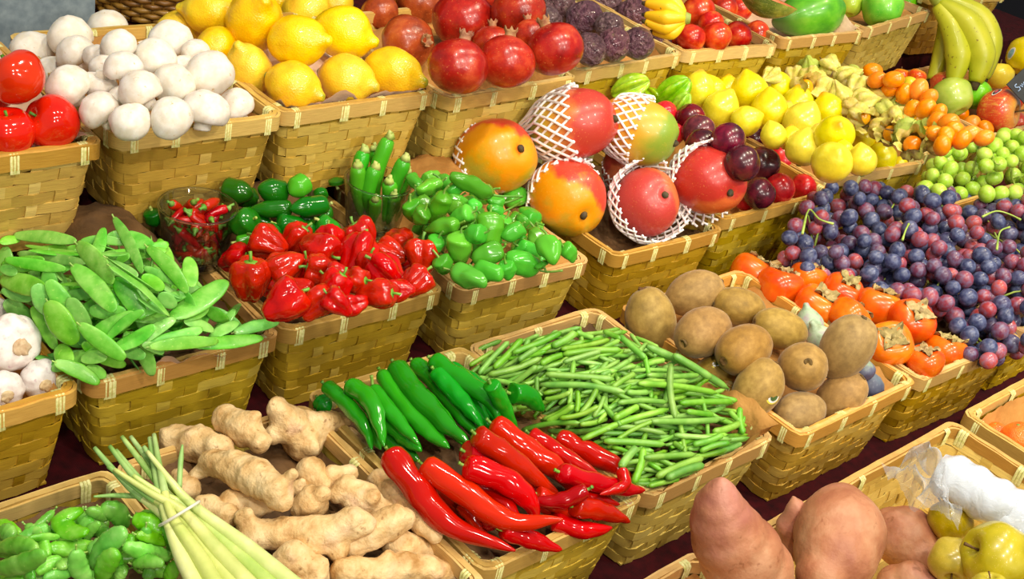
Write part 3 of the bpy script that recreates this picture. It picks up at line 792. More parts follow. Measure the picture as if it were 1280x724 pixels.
HP = thing('halved_papaya', 'papaya half with striped green skin and salmon flesh on the nectarines', 'papaya', half, frame(p, ax(-28, 15), 0, .036, hint=ax(66, 22).cross(ax(-28, 15)))); part('flesh', flesh, HP, None, 'salmon orange papaya flesh')
pl = Pile('greenapple')
for (x, y, r, me, lab) in ((700, 10, 60, APGREEN, 'green apple half hidden behind the brightest green one'), (440, 15, 66, APPALE, 'yellowish green apple beside the whole papaya'), (590, 38, 94, APGREEN, 'largest bright green apple, above the creased basket rim')):
    p, R_ = sph(pl, *b(x, y), r * .2762)
    fruit('apple', lab, 'apple', me, p, R_, ax(80, -10), x, group='green apples of the back row', parts=(('stem', APPLE_STEM),))
p, R_ = sph(pl, *b(800, 8), 44 * .2762)
fruit('persimmon_fruit', 'small orange red fruit peeking behind the banana stalk', 'fruit', NECT, p, R_, ax(90, 0))
# ------------------------------------------------------------------ long things along a path seen in the view
def prof_pod(f, tip=.18, base=.12):                   # radius along a pod
    return min(1., (f / base) ** .5 if f < base else 1., ((1 - f) / tip) ** .62 if f > 1 - tip else 1.)
def pod(pile, path, r, mat, name, label, cat, group=None, prof=prof_pod, flat=1., hint=None, mod=None, seg=10, n=14, sink=.3, soft=.2, wob=0., ts=None, stem=None, maxtilt=.7, sample=6):
    """path in px, r in px; lies on the pile; stem = (px path continuing from path[0], radius px, material)"""
    pts2 = [tuple(v[:2]) for v in curve3([(x, y, 0) for x, y in path], n)]
    rr = [r * max(.04, prof(i / n)) for i in range(n + 1)]
    if ts is None:
        k = [round(i * n / sample) for i in range(sample + 1)]
        tk = pile.put([(pts2[i][0], pts2[i][1], max(rr[i], r * .5)) for i in k], sink=sink, soft=soft, flat=(.5 + .5 * flat), maxtilt=maxtilt)
        tt = np.interp(range(n + 1), k, tk)
    else: tt = np.interp(np.linspace(0, 1, n + 1), np.linspace(0, 1, len(ts)), ts)
    P3 = [at_t(x, y, t) for (x, y), t in zip(pts2, tt)]; o = P3[n // 2].copy(); tm = float(tt[n // 2])
    mb = MB(); h = hint if hint is not None else -FWD
    mb.tube([p - o for p in P3], [x * tm / FPX for x in rr], seg, mod=mod, flat=flat, hint=h)
    if wob:
        sd = rnd.uniform(0, 90); w = r * tm / FPX
        mb.v = [tuple(Vector(p) + mnoise.noise_vector(Vector(p) / w * .8 + Vector((sd, 0, 0))) * w * wob) for p in mb.v]
    ob = thing(name, label, cat, mb.build(name, mat), Matrix.Translation(o), group)
    if stem:
        sp, sr, sm = stem
        q = [(path[0][0], path[0][1])] + list(sp); t0 = float(tt[0]); dr = (P3[0] - P3[1]).normalized()
        Q = [P3[0] - dr * r * .25 * t0 / FPX] + [at_t(x, y, t0 - .002 * i) for i, (x, y) in enumerate(sp)]
        c = curve3(Q, 8); mb = MB(); m = len(c)
        mb.tube([p - o for p in c], [sr * t0 / FPX * (1.9 if i == 0 else 1.25 if i == 1 else 1.15 if i == m - 1 else .95) for i in range(m)], 7)
        part('stem', mb.build('stem', sm), ob)
    return ob

# garlic
M_GARLIC = skin('garlic_skin', [(.3, '#d8c4c0'), (.5, '#f2e8e2'), (.75, '#fbf6f0')], 2., .5, .1, .1, 8., sat=.15, spots=[('#c9a4ac', 3., .62, .8)])
M_ROOT = skin('garlic_root_plate', [(.3, '#c2a078'), (.7, '#e0c8a0')], 6., .8)
def mk_garlic():
    mb = MB(); seg = 48
    mb.lathe(curve_prof([(0, -.78), (.3, -.8), (.72, -.66), (1, -.15), (.92, .3), (.55, .68), (.28, .95), (.2, 1.3), (.16, 1.6), (0, 1.62)], 36), seg, lambda a, r, z: (r * (1 + .07 * abs(math.cos(4.5 * a)) * (1 if r > .3 else .3) + .012 * math.sin(24 * a)), z)); lumpy(mb, .05, .9, 6.)
    return mb.build('garlic_bulb', M_GARLIC)
GARLIC = mk_garlic(); _mb = MB(); _mb.lathe([(0, -.86), (.2, -.87), (.3, -.84), (.33, -.76), (.3, -.7), (0, -.68)], 20); lumpy(_mb, .12, 5., 1.); ROOT = _mb.build('root_plate', M_ROOT)
pl = Pile('garlic')
for (x, y, r, a, tl, lab) in ((-4, 396, 24, 200, 30, 'garlic bulb cut off by the stall edge, behind the largest bulb'), (52, 473, 25, 145, -45, 'small garlic bulb at the basket corner by the snow peas'), (3, 488, 25, 150, -45, 'garlic bulb low by the rim, under the largest bulb'), (14, 428, 35, 165, -40, 'largest white garlic bulb, lying on the other bulbs')):
    p, R_ = sph(pl, x, y, r)
    fruit('garlic_bulb', lab, 'garlic', GARLIC, p, R_, ax(a, tl), x, group='garlic bulbs', parts=(('root_plate', ROOT),))

# snow peas
def mk_pea_mat(name, a, b, c3, rough=.42):
    t = NT(name); c = t.ramp(t.noise(60., 3.), [(.3, a), (.5, b), (.75, c3)]); c = t.mix(t.mapr(t.noise(420., 1.), .68, .76, 0, .5), c, '#b9e070'); c = t.vary(c, .012, .16, .08); t.bump(t.noise(180., 2.), .12, .002)
    return t.done(c, rough, .08, .04)
M_PEA = mk_pea_mat('snow_pea_skin', '#58ae30', '#76c446', '#9cda68')
M_PEASTEM = skin('pale_green_stem', [(.3, '#7fb044'), (.7, '#b4d070')], 30., .6)
pl = Pile('snowpea'); q = random.Random(12); z = .3593
def zp(l): return [(x * z, 240 + y * z) for (x, y) in l]
def leafprof(f): return max(.08, math.sin(PI * (f * .96 + .02)) ** .55)
pea_n = []
def snowpea(x0, y0, x1, y1, w, edge=0, big=None, raw=False):
    a, b = ((x0, y0), (x1, y1)) if raw else zp([(x0, y0), (x1, y1)]); w = w if raw else w * z
    L = math.dist(a, b); nx, ny = -(b[1] - a[1]) / L, (b[0] - a[0]) / L; bow = q.uniform(-.07, .07) * L
    mid = ((a[0] + b[0]) / 2 + nx * bow, (a[1] + b[1]) / 2 + ny * bow)
    h = (-FWD + RIGHT * q.uniform(-.35, .35) + DOWN * q.uniform(-.5, .15))
    if edge: h = (RIGHT * nx + DOWN * ny).normalized() * (1 if q.random() < .5 else -1) - FWD * .35
    k = q.uniform(0, 6)
    e = ((a[0] - b[0]) / L, (a[1] - b[1]) / L)
    o = pod(pl, [a, mid, b], w if not edge else max(w, 8.5), M_PEA, 'snow_pea', 'flat green snow pea pod lying in the snow pea heap', 'snow pea', 'flat snow peas', leafprof, .16, h, lambda t, f: 1 + .10 * max(0, math.cos(f * 2 * PI * 6 + k)) * abs(math.cos(t)), 12, 16, .75, .25, .05,
            stem=([(a[0] + e[0] * 4, a[1] + e[1] * 4)], 1.1, M_PEASTEM) if big else None)
    if big and big != 1: o['label'] = big
    pea_n.append(o); return o
for i in range(105):                                  # lower layer
    u_, v_ = q.uniform(0, 1), q.uniform(0, 1)
    cx = 5 + 215 * u_ + 100 * v_ - 20; cy = 300 + 25 * (1 - u_) + 140 * v_ - 22 * u_ * v_
    a = q.uniform(0, PI); L = q.uniform(26, 42)
    if 118 * v_ + 0 > 118 and cx > 300: continue
    snowpea(cx - L * math.cos(a), cy - L * math.sin(a) * .7, cx + L * math.cos(a), cy + L * math.sin(a) * .7, q.uniform(7, 12), q.random() < .3, None, True)
for it in ((0, 178, 70, 165, 20), (45, 150, 265, 172, 25), (280, 172, 440, 180, 18), (370, 162, 440, 145, 16), (90, 185, 270, 208, 12, 1), (100, 202, 290, 218, 12, 1), (440, 140, 530, 190, 30), (350, 212, 450, 212, 10, 1), (60, 213, 300, 246, 20), (0, 262, 60, 282, 20), (15, 235, 230, 268, 22), (0, 300, 160, 345, 38), (5, 340, 110, 375, 18),
           (500, 262, 640, 322, 18), (495, 290, 570, 340, 25), (560, 350, 610, 400, 28), (350, 330, 410, 400, 25), (400, 300, 500, 440, 34), (15, 380, 120, 452, 30), (125, 320, 180, 430, 34), (165, 308, 250, 420, 34), (245, 368, 310, 485, 38), (310, 412, 440, 420, 30), (110, 400, 195, 548, 24), (655, 225, 668, 330, 28),
           (480, 370, 580, 425, 12, 1), (720, 400, 795, 452, 25), (640, 442, 725, 400, 20), (640, 450, 745, 482, 22), (735, 505, 828, 452, 28), (280, 582, 372, 575, 25), (300, 612, 370, 640, 25), (425, 555, 505, 575, 24), (200, 535, 245, 605, 34), (490, 525, 610, 440, 24), (495, 530, 570, 562, 18), (395, 545, 540, 465, 28)):
    snowpea(*it)
for it, lab in (((395, 88, 495, 282, 22), 'slim snow pea pod standing up from the back corner of the heap'), ((265, 180, 395, 312, 40), 'broad snow pea pod, uppermost in the middle of the heap'), ((510, 190, 652, 350, 27), 'long snow pea pod running from the back corner toward the chilli glass'), ((368, 228, 540, 342, 13, 1), 'snow pea pod turned on edge, upper of two parallel ones'),
                ((380, 258, 590, 432, 14, 1), 'longest snow pea pod turned on edge, lower of two parallel ones'), ((250, 255, 400, 415, 37), 'broad pale snow pea pod with bumps, below the uppermost one'), ((165, 380, 266, 527, 50), 'widest round snow pea pod facing up near the garlic'), ((320, 492, 470, 425, 34), 'pale snow pea pod crossing a thin dark one in the heap front'), ((370, 515, 500, 412, 18), 'thin snow pea pod tucked beside a broad pale one'),
                ((275, 460, 435, 582, 33), 'long snow pea pod pointing down at the paper flap'), ((520, 522, 705, 475, 26), 'snow pea pod lying level behind the front rim'), ((520, 540, 760, 520, 24), 'snow pea pod lying level on the front rim, half covered'), ((650, 532, 915, 506, 30), 'long snow pea pod lying along the front rim'), ((815, 490, 970, 452, 24), 'snow pea pod poking over the rim corner toward the lantern peppers'), ((595, 437, 788, 308, 46), 'large pointed snow pea pod beside the chilli glass'), ((190, 592, 346, 667, 27), 'snow pea pod hanging over the rim toward the garlic basket')):
    snowpea(*it, **({} if len(it) == 6 else dict(edge=0)), big=lab)

# small red lantern peppers
def mk_pepper_mat(name, a, b, c3, rough=.17, hue=.006, val=.12):
    t = NT(name); c = t.ramp(t.noise(1.3, 3.), [(.3, a), (.55, b), (.8, c3)]); c = t.vary(c, hue, val, 0); t.bump(t.noise(2.6, 2.), .2, .004); return t.done(c, rough, .1, 0, .4)
M_HAB = mk_pepper_mat('red_pepper_skin', '#a40e02', '#be1603', '#d02a05', .12, hue=.003, val=.08)
M_GSTEM = skin('pepper_green_stem', [(.3, '#4f8a1e'), (.7, '#86b048')], 40., .5)
def mk_hab(seed):
    mb = MB(); q = random.Random(seed); nl = q.choice((4, 4, 5)); ph = q.uniform(0, 6); dp_ = q.uniform(.28, .42)
    mb.lathe(curve_prof([(0, -.95), (.22, -.98), (.55, -.7), (.8, -.25), (.98, .2), (.95, .55), (.7, .8), (.35, .82), (.14, .74), (0, .72)], 36), 36, lambda a, r, zz: (r * (1 - dp_ * (1 - abs(math.cos(nl * a / 2 + ph)) ** .7) * min(1, r * 1.4) - .05 * abs(math.sin(nl * 1.5 * a + seed)) * min(1, r * 1.4) + .02 * math.sin(zz * 7 + seed)), zz))
    out = []
    for p in mb.v:
        v = Vector(p); k = 1 + .17 * fbm(v, .9, seed); out.append(tuple(v * k))
    mb.v = out; return mb.build('lantern_pepper', M_HAB)
HAB = [mk_hab(i + 3) for i in range(6)]
_mb = MB(); _mb.lathe([(0, .66), (.3, .72), (.28, .8), (.12, .82), (0, .82)], 12, lambda a, r, zz: (r * (1 + .3 * math.cos(5 * a) * (r > .2)), zz)); _mb.tube([(0, 0, .78), (.03, 0, 1.0), (.12, .03, 1.2)], [.085, .07, .085], 8); HAB_STEM = _mb.build('stem', M_GSTEM)
z8 = lambda x, y: (160 + x * .3454, 170 + y * .3454)
pl = Pile('habanero'); q = random.Random(31)

# glasses
def mk_glass_mat():
    t = NT('clear_glass'); tr = t.n('ShaderNodeBsdfTransparent'); t.l(t.ramp(t.n('ShaderNodeLayerWeight').outputs['Facing'], [(.0, (.97, .99, .975)), (.6, (.9, .95, .92)), (.92, (.45, .55, .5))]), tr.inputs[0]); gl = t.n('ShaderNodeBsdfGlossy'); gl.inputs['Roughness'].default_value = .03
    lw = t.n('ShaderNodeLayerWeight'); lw.inputs['Blend'].default_value = .35; mx = t.n('ShaderNodeMixShader'); t.l(t.math('ADD', t.math('MULTIPLY', t.math('POWER', lw.outputs['Facing'], 1.7), .85), .05), mx.inputs[0])
    t.l(tr.outputs[0], mx.inputs[1]); t.l(gl.outputs[0], mx.inputs[2]); t.l(mx.outputs[0], t.t.nodes['Material Output'].inputs['Surface']); return t.m
M_GLASS = mk_glass_mat(); t = NT('glass_base'); t.b.inputs['IOR'].default_value = 1.45; M_GBASE = t.done((.97, 1., .98), .02, 0, 0, .5, 1.)
def glass(label, cx, cy, n_, rt, rb, h):
    p = P(cx, cy, n_); mb = MB(); th = .0016
    mb.lathe(curve_prof([(0, 0), (rb * .9, 0), (rb, .003), (rb + (rt - rb) * .12, h * .12)], 12) + [(rt, h), (rt - th * .5, h + .0008), (rt - th, h), (rb + (rt - rb) * .2 - th, h * .2), (rb * .9 - th, .011), (0, .0095)], 56)
    # rounded bottom profile list keeps rising order on the outside, then returns inside
    o = thing('glass_tumbler', label, 'glass', mb.build('glass_tumbler', M_GLASS), frame(p, N)); mb = MB(); mb.lathe([(0, .0008), (rb * .88, .0008), (rb * .95, .003), (rb * .95, .007), (rb * .88, .0092), (0, .0088)], 40); part('thick_base', mb.build('thick_base', M_GBASE), o); mb = MB(); mb.tube([((rt - .0008) * math.cos(2 * PI * k / 56), (rt - .0008) * math.sin(2 * PI * k / 56), h) for k in range(57)], .0013, 8, cap=False); part('rim', mb.build('rim', M_GBASE), o); return o, frame(p, N)
G1, GM1 = glass('clear glass tumbler filled with small red chillies', *z8(240, 452), R2 + .003, .0405, .030, .066)
G2, GM2 = glass('clear glass tumbler holding upright green peppers', *z8(882, 332), R2 + .004, .0395, .0305, .062)
M_CHI = mk_pepper_mat('small_red_chilli_skin', '#9c0a03', '#b41404', '#c42806', .2, .01, .15)
q = random.Random(77); os_ = []
def local_chili(M, base, tip, r, mat, name, label, cat, group, stemlen, sm, seg=9):
    b_, t_ = Vector(base), Vector(tip); d_ = t_ - b_; L = d_.length; dr = d_ / L; s_ = dr.orthogonal() * q.uniform(-.12, .12) * L
    pts = curve3([b_, b_.lerp(t_, .5) + s_, t_], 12); o = pts[6].copy(); mb = MB()
    mb.tube([p - o for p in pts], [r * max(.08, prof_pod(i / 12, .5, .12)) for i in range(13)], seg)
    ob = thing(name, label, cat, mb.build(name, mat), M @ Matrix.Translation(o), group)
    mb = MB(); e = b_ - dr * stemlen; mb.tube([b_ + dr * r * .3 - o, b_ - dr * r * .3 - o, (b_ + e) / 2 + s_ * .2 - o, e - o], [r * .75, r * .45, r * .24, r * .3], 7); part('stem', mb.build('stem', sm), ob)
    return ob
for i in range(64):
    a = q.uniform(0, 2 * PI); lay = i // 21; rr = .026 * math.sqrt(q.uniform(.05, 1)); h_ = .016 + lay * .02 + q.uniform(-.003, .006)
    c = Vector((rr * math.cos(a), rr * math.sin(a), h_)); th = q.uniform(0, 2 * PI); el = q.uniform(-.35, .9); L = q.uniform(.024, .036)
    dd = Vector((math.cos(th) * math.cos(el), math.sin(th) * math.cos(el), math.sin(el))) * L / 2
    ends = [c + dd, c - dd]
    for e in ends:
        lim = .0215 + .0105 * e.z / .066; m = math.hypot(e.x, e.y)
        if m > lim: e.x *= lim / m; e.y *= lim / m
        e.z = max(.015, min(.085, e.z))
    local_chili(GM1, ends[0], ends[1], q.uniform(.0042, .006), M_CHI, 'red_chilli', 'small red chilli in the glass tumbler', 'chilli', 'small red chillies in the glass', .007, M_GSTEM)
M_GPEP = mk_pepper_mat('bright_green_pepper_skin', '#2f8a10', '#4aa81c', '#74c43a', .25, .015, .12)
M_DGREEN = mk_pepper_mat('dark_green_pepper_skin', '#105008', '#1c700e', '#34921a', .15, .012, .18)
M_CUT = skin('cut_stem_end', [(.3, '#8aa83c'), (.7, '#c8cc7a')], 90., .6)
tops = [(-.022, .012, .092, 'tallest'), (-.026, -.006, .08, ''), (-.006, -.002, .08, ''), (.004, .016, .112, ''), (.012, -.012, .07, ''), (.026, .0, .096, ''), (.03, .014, .074, ''), (-.012, .024, .09, ''), (.02, -.02, .058, ''), (0, -.024, .05, '')]
for i, (x, y, h_, _) in enumerate(tops):
    e = Vector((x * .55 + (.006 if i in (4, 8) else 0), y * .6, .014)); local_chili(GM2, (x, y, h_), e, .0092 if i < 7 else .0075, M_GPEP, 'green_pepper', 'x', 'pepper', 'upright green peppers in the glass', .006, M_CUT, 12)['label'] = 'bright green pepper standing in the glass tumbler, ' + ('tallest of them', 'cut off by its rim', 'leaning inward at its centre', 'poking out highest at the back', 'low with its stem facing out', 'upright beside the small peppers', 'short beside the small peppers', 'behind the others', 'leaning low against the glass wall', 'lowest against the glass wall')[i] if i != 3 else 'bright green pepper in the glass tumbler, poking out highest behind the rest'

# dark green jalapenos
q = random.Random(5)
jal = []
def jala(x0, y0, x1, y1, r, mat=None, st=14):
    a, b = z8(x0, y0), z8(x1, y1); L = math.dist(a, b); e = ((a[0] - b[0]) / L, (a[1] - b[1]) / L)
    o = pod(pl, [a, b], r * .395, mat or M_DGREEN, 'jalapeno_pepper', 'x', 'pepper', None, lambda f: min(1., (f / .1) ** .4 if f < .1 else 1, ((1 - f) / .4) ** .6 if f > .6 else 1), stem=([(a[0] + e[0] * 2.5, a[1] + e[1] * 2.5), (a[0] + e[0] * st * .35 + q.uniform(-2, 2), a[1] + e[1] * st * .35 + q.uniform(-2, 1))], 2., M_CUT), seg=14, wob=.06)
    jal.append(o)
for it in ((700, 225, 690, 190, 24), (755, 175, 752, 150, 26), (410, 215, 470, 235, 36), (490, 240, 560, 255, 32), (345, 192, 455, 212, 40), (572, 208, 470, 188, 40), (645, 165, 585, 208, 36, M_GPEP), (690, 270, 740, 300, 30), (620, 300, 690, 300, 32), (85, 270, 100, 330, 28), (420, 290, 520, 320, 36), (600, 262, 435, 268, 28), (722, 248, 585, 264, 33), (455, 300, 372, 335, 44), (535, 318, 660, 335, 36), (640, 330, 700, 360, 24), (690, 305, 775, 362, 30), (390, 385, 465, 368, 20, M_GPEP), (480, 345, 560, 350, 30)):
    jala(*it)
row_labels(jal, 'dark green jalapeno', 'the chilli glass', 'dark green jalapenos', .03)
os_ = []
for (x, y, r) in ((560, 430, 55), (660, 450, 55), (760, 470, 55), (880, 430, 55), (1000, 480, 55), (900, 520, 50), (620, 540, 55), (520, 540, 55), (720, 570, 45), (470, 440, 50), (605, 378, 56), (735, 382, 52), (845, 362, 60), (980, 378, 52), (510, 388, 64), (690, 412, 68), (390, 448, 58), (950, 428, 62), (830, 438, 70), (870, 470, 50), (640, 500, 55), (570, 476, 68), (1065, 440, 66), (700, 488, 64), (445, 522, 76), (765, 520, 55), (820, 528, 52), (940, 505, 70), (745, 545, 60), (620, 560, 55), (1040, 528, 60), (985, 560, 45), (900, 574, 58), (685, 608, 62), (820, 610, 46), (760, 606, 46), (565, 604, 78)):
    p, R_ = sph(pl, *z8(x, y), r * .3454, sink=.35)
    a, tl = q.uniform(-40, 220), q.uniform(-30, 30)
    if (x, y) == (445, 522): a, tl = 85, 25
    if (x, y) == (565, 604): a, tl = 35, -20
    if (x, y) == (820, 610): a, tl = 200, 10
    os_.append(fruit('lantern_pepper', 'x', 'pepper', HAB[q.randrange(6)], p, R_ * 1.12, ax(a, tl), q.uniform(0, 6), (1, 1, q.uniform(.95, 1.2)), parts=(('stem', HAB_STEM),)))
row_labels(os_, 'glossy red lantern pepper', 'the snow peas', 'red lantern peppers', .035)

# small green peppers (wrinkled pods)
M_PAD = mk_pepper_mat('wrinkled_green_pepper_skin', '#3a901c', '#56ae2c', '#80ca48', .2, .02, .2)
pl = Pile('padron'); q = random.Random(15); os_ = []
z2 = lambda x, y: (380 + x * .28125, 170 + y * .28125)
def padron(x0, y0, x1, y1, r, st=None, pale=0):
    a, b = z2(x0, y0), z2(x1, y1); L = max(4., math.dist(a, b)); e = ((a[0] - b[0]) / L, (a[1] - b[1]) / L); k = q.uniform(0, 6); nl = q.choice((3, 4))
    sp = [z2(*s) for s in st] if st else [(a[0] + e[0] * 4 + q.uniform(-2, 2), a[1] + e[1] * 4 - 1), (a[0] + e[0] * 9 + q.uniform(-4, 4), a[1] + e[1] * 9 - q.uniform(0, 4))]
    o = pod(pl, [a, ((a[0] + b[0]) / 2 + q.uniform(-1, 1), (a[1] + b[1]) / 2 + q.uniform(-1, 1)), b], r * .325, M_GPEP if pale else M_PAD, 'green_pepper', 'x', 'pepper', None, lambda f: min(1., (f / .16) ** .45 * .98 if f < .16 else 1, ((1 - f) / .5) ** .42 if f > .5 else 1), mod=lambda t, f: 1 - .16 * (1 - abs(math.cos(nl * t / 2 + k + f)) ** .8), seg=20, n=16, wob=.24, stem=(sp, 1.5, M_GSTEM), sink=.35)
    os_.append(o)
for i in range(30):
    x, y = q.uniform(450, 1060), q.uniform(0, 1); y = 250 + 330 * y; a = q.uniform(0, 6.3); padron(x - 50 * math.cos(a), y - 40 * math.sin(a), x + 50 * math.cos(a), y + 40 * math.sin(a), q.uniform(34, 42))
for it in ((470, 175, 520, 235, 26), (530, 200, 600, 165, 30), (600, 190, 660, 235, 34), (700, 210, 640, 260, 30), (605, 208, 500, 248, 32), (560, 290, 500, 310, 34), (470, 290, 500, 380, 40, None, 1), (720, 315, 640, 262, 28), (765, 330, 750, 285, 30), (640, 330, 700, 300, 30), (832, 262, 652, 175, 36, [(880, 268), (970, 268)]), (885, 300, 815, 285, 28, [(920, 290), (972, 268)]), (625, 258, 566, 385, 40, None, 1), (540, 330, 500, 390, 38), (880, 345, 820, 315, 26, [(920, 320), (970, 290)]),
           (748, 340, 650, 382, 38), (895, 365, 870, 395, 34), (690, 392, 540, 420, 36), (825, 345, 832, 492, 56, None, 1), (800, 432, 715, 445, 42), (600, 455, 575, 500, 40), (985, 372, 945, 395, 34, [(1000, 380), (1035, 420)]), (965, 402, 885, 452, 40), (1060, 440, 990, 480, 46, [(1040, 410), (1035, 390)]), (703, 432, 680, 562, 54, [(700, 412), (725, 402)]), (880, 505, 740, 548, 42, [(892, 490), (895, 480)]), (950, 488, 1045, 545, 38), (600, 545, 640, 600, 42), (1030, 595, 905, 530, 50, [(1080, 604), (1150, 598)]), (1062, 580, 1050, 560, 30), (1075, 450, 1108, 565, 48), (1150, 490, 1200, 555, 34), (895, 560, 912, 632, 36), (765, 592, 890, 622, 44), (660, 602, 815, 655, 44)):
    padron(*it)
row_labels(os_, 'small wrinkled green pepper', 'the glass tumblers', 'small green peppers', .03)
# ------------------------------------------------------------------ mangoes in foam nets, star fruit, plums, sweet lemons
def mk_mango_mat(name, red, mid, green, bias):
    t = NT(name); s = t.n('ShaderNodeSeparateXYZ'); t.l(t.coord(), s.inputs[0])
    f = t.math('ADD', t.math('MULTIPLY', s.outputs[0], .42), t.math('MULTIPLY', t.math('SUBTRACT', t.noise(1.1, 3.), .5), 1.1)); f = t.math('ADD', f, bias)
    c = t.ramp(f, [(.12, green), (.36, mid), (.52, mid), (.68, red), (1., red)]); c = t.mix(t.mapr(t.noise(26., 1.), .68, .74, 0, .35), c, '#f0c060'); c = t.vary(c, .003, .05, .04)
    t.bump(t.noise(8., 2.), .1, .003); return t.done(c, .36, .1, 0)
M_MAN_O = mk_mango_mat('mango_orange', '#d84a34', '#e8981c', '#a8a030', .45)
M_MAN_R = mk_mango_mat('mango_red', '#bc3a2c', '#d06a34', '#d09a30', .72)
M_MAN_G = mk_mango_mat('mango_green', '#e0902a', '#d8a428', '#7c9a28', .35)
def mango_r(zz): return math.sqrt(max(0., 1 - (zz / 1.16) ** 2)) ** .92 * (1 + .05 * zz)
def mk_mango(m):
    mb = MB(); pr = [(mango_r(-1.16 * math.cos(PI * i / 26)) if 0 < i < 26 else 0., -1.16 * math.cos(PI * i / 26)) for i in range(27)]
    mb.lathe(pr, 36, lambda a, r, zz: (r * (1 + .05 * math.cos(a) * (1 - zz * .3) - .05 * math.cos(2 * a)), zz - .1 * math.exp(-(r / .22) ** 2) * (zz > 0))); v = mb.v
    mb.v = [(x, y, zz - (.1 if zz > 1.15 and abs(x) + abs(y) < 1e-6 else 0)) for x, y, zz in v]; lumpy(mb, .05, .8, 2.); return mb.build('mango', m)
def mk_mango_z(name, stops):
    t = NT(name); f = t.math('ADD', t.mapr(t.axis(2), -1.2, 1.2), t.math('MULTIPLY', t.math('SUBTRACT', t.noise(1.1, 3.), .5), .5)); c = t.ramp(f, stops); c = t.mix(t.mapr(t.noise(26., 1.), .68, .74, 0, .35), c, '#f0c060'); return t.done(c, .36, .1, 0)
M_MAN_Z = mk_mango_z('mango_red_tip', [(.1, '#8a9a2c'), (.34, '#c8a02c'), (.5, '#dc7a38'), (.62, '#c44030'), (1., '#b8342a')])
M_MAN_Y = mk_mango_z('mango_green_tip', [(.1, '#e08a28'), (.5, '#e8a02c'), (.68, '#c8a830'), (.85, '#86a030')])
MANGO = {k: mk_mango(m) for k, m in (('o', M_MAN_O), ('r', M_MAN_R), ('g', M_MAN_Y), ('z', M_MAN_Z))}
M_KNOB = skin('dark_stem_scar', [(.3, '#2c2410'), (.7, '#5a4a24')], 6., .7)
_mb = MB(); _mb.lathe([(0, .98), (.1, 1.0), (.11, 1.08), (.08, 1.13), (0, 1.13)], 12); lumpy(_mb, .1, 4.); KNOB = _mb.build('stem_scar', M_KNOB)
t = NT('white_foam_net'); M_FOAM = t.done('#fbf6f2', .6, 0, .1)
def foam_net(z0, z1, flare, gather=0., off=0., nst=18, wire=.038, seed=0):
    """open foam sleeve round a mango, from z0 to z1, strands crossing in diamonds; gather pulls the low end to a point"""
    mb = MB(); q = random.Random(seed); turns = (z1 - z0) / 2.3 * .55; K = 30
    for s_ in (-1, 1):
        for k in range(nst):
            pts = []
            for i in range(K + 1):
                f = i / K; zz = z0 + (z1 - z0) * f; a = 2 * PI * k / nst + s_ * turns * 2 * PI * f * .5
                # strands meet and part in waves, as slit foam does
                r = (mango_r(max(-1.1, min(1.1, zz))) if abs(zz) < 1.1 else .3) + .05 + off * min(1, f * 1.6) + .012 * s_
                r = max(r, .32)
                if flare: r += flare * max(0, f - .72) ** 1.5 * 6
                if gather: r = r * (1 - max(0, .3 - f) / .3 * .75) + .02; 
                zz2 = zz - (gather * max(0, .3 - f) / .3)
                w_ = .02 * math.sin(f * 9 + k * 1.3 + seed)
                pts.append(((r + w_) * math.cos(a), (r + w_) * math.sin(a), zz2))
            mb.tube(pts, wire, 5)
    return mb.build('foam_net', M_FOAM)
z6 = lambda x, y: (540 + x * .40625, 90 + y * .40625)
pl = Pile('mango')
for (x, y, r, a, tl, k, hint, net, sq, lab) in (
    (192, 268, 116, 15, 48, 'o', ax(60, 20), (-1.1, -.05, .0, 0.), (1.02, 1, 1.0), 'orange and green mango beside the small green peppers, net slipped behind it'),
    (612, 295, 84, 60, 40, 'r', ax(100, 0), (-1.1, -.2, .03, 0.), (1, 1, 1.0), 'small pink mango tucked in the middle under the netted ones'),
    (632, 178, 102, -22, 12, 'g', ax(190, 0), (-1.1, .12, .0, .1), (1, 1, 1.12), 'green and orange mango in a net by the star fruit'),
    (845, 335, 108, -38, 52, 'r', ax(90, 20), (-1.1, .15, .2, 0., .08), (1, 1, 1.0), 'red mango with torn net beside the plums'),
    (412, 388, 112, -50, 50, 'o', ax(45, 20), (-1.1, -.08, .03, .0), (1.08, 1, 1.0), 'rosy orange mango at the basket rim, net slipped underneath'),
    (432, 168, 112, 8, 18, 'z', ax(20, 20), (-1.15, .22, .06, .5, .03), (1, 1, 1.12), 'large mango on top with net over its lower half'),
    (660, 402, 100, 20, 62, 'r', ax(200, 20), (-1.1, .5, .10, 0., .22), (1, 1, .95), 'red mango ringed by a thick white net at the basket front')):
    p, R_ = sph(pl, *z6(x, y), r * .40625, sink=.25, lift={845: .06, 432: .07, 192: .05, 612: .035}.get(x))
    o = fruit('mango', lab, 'mango', MANGO[k], p, R_, ax(a, tl), 0, sq, 'mangoes in foam nets', parts=(('stem_scar', KNOB),))
    o.matrix_local = frame(p, ax(a, tl), 0, (R_ * sq[0], R_ * sq[1], R_ * sq[2]), hint=hint)
    part('foam_net', foam_net(*net, seed=x, nst=22), o, None, 'white foam net sleeve')

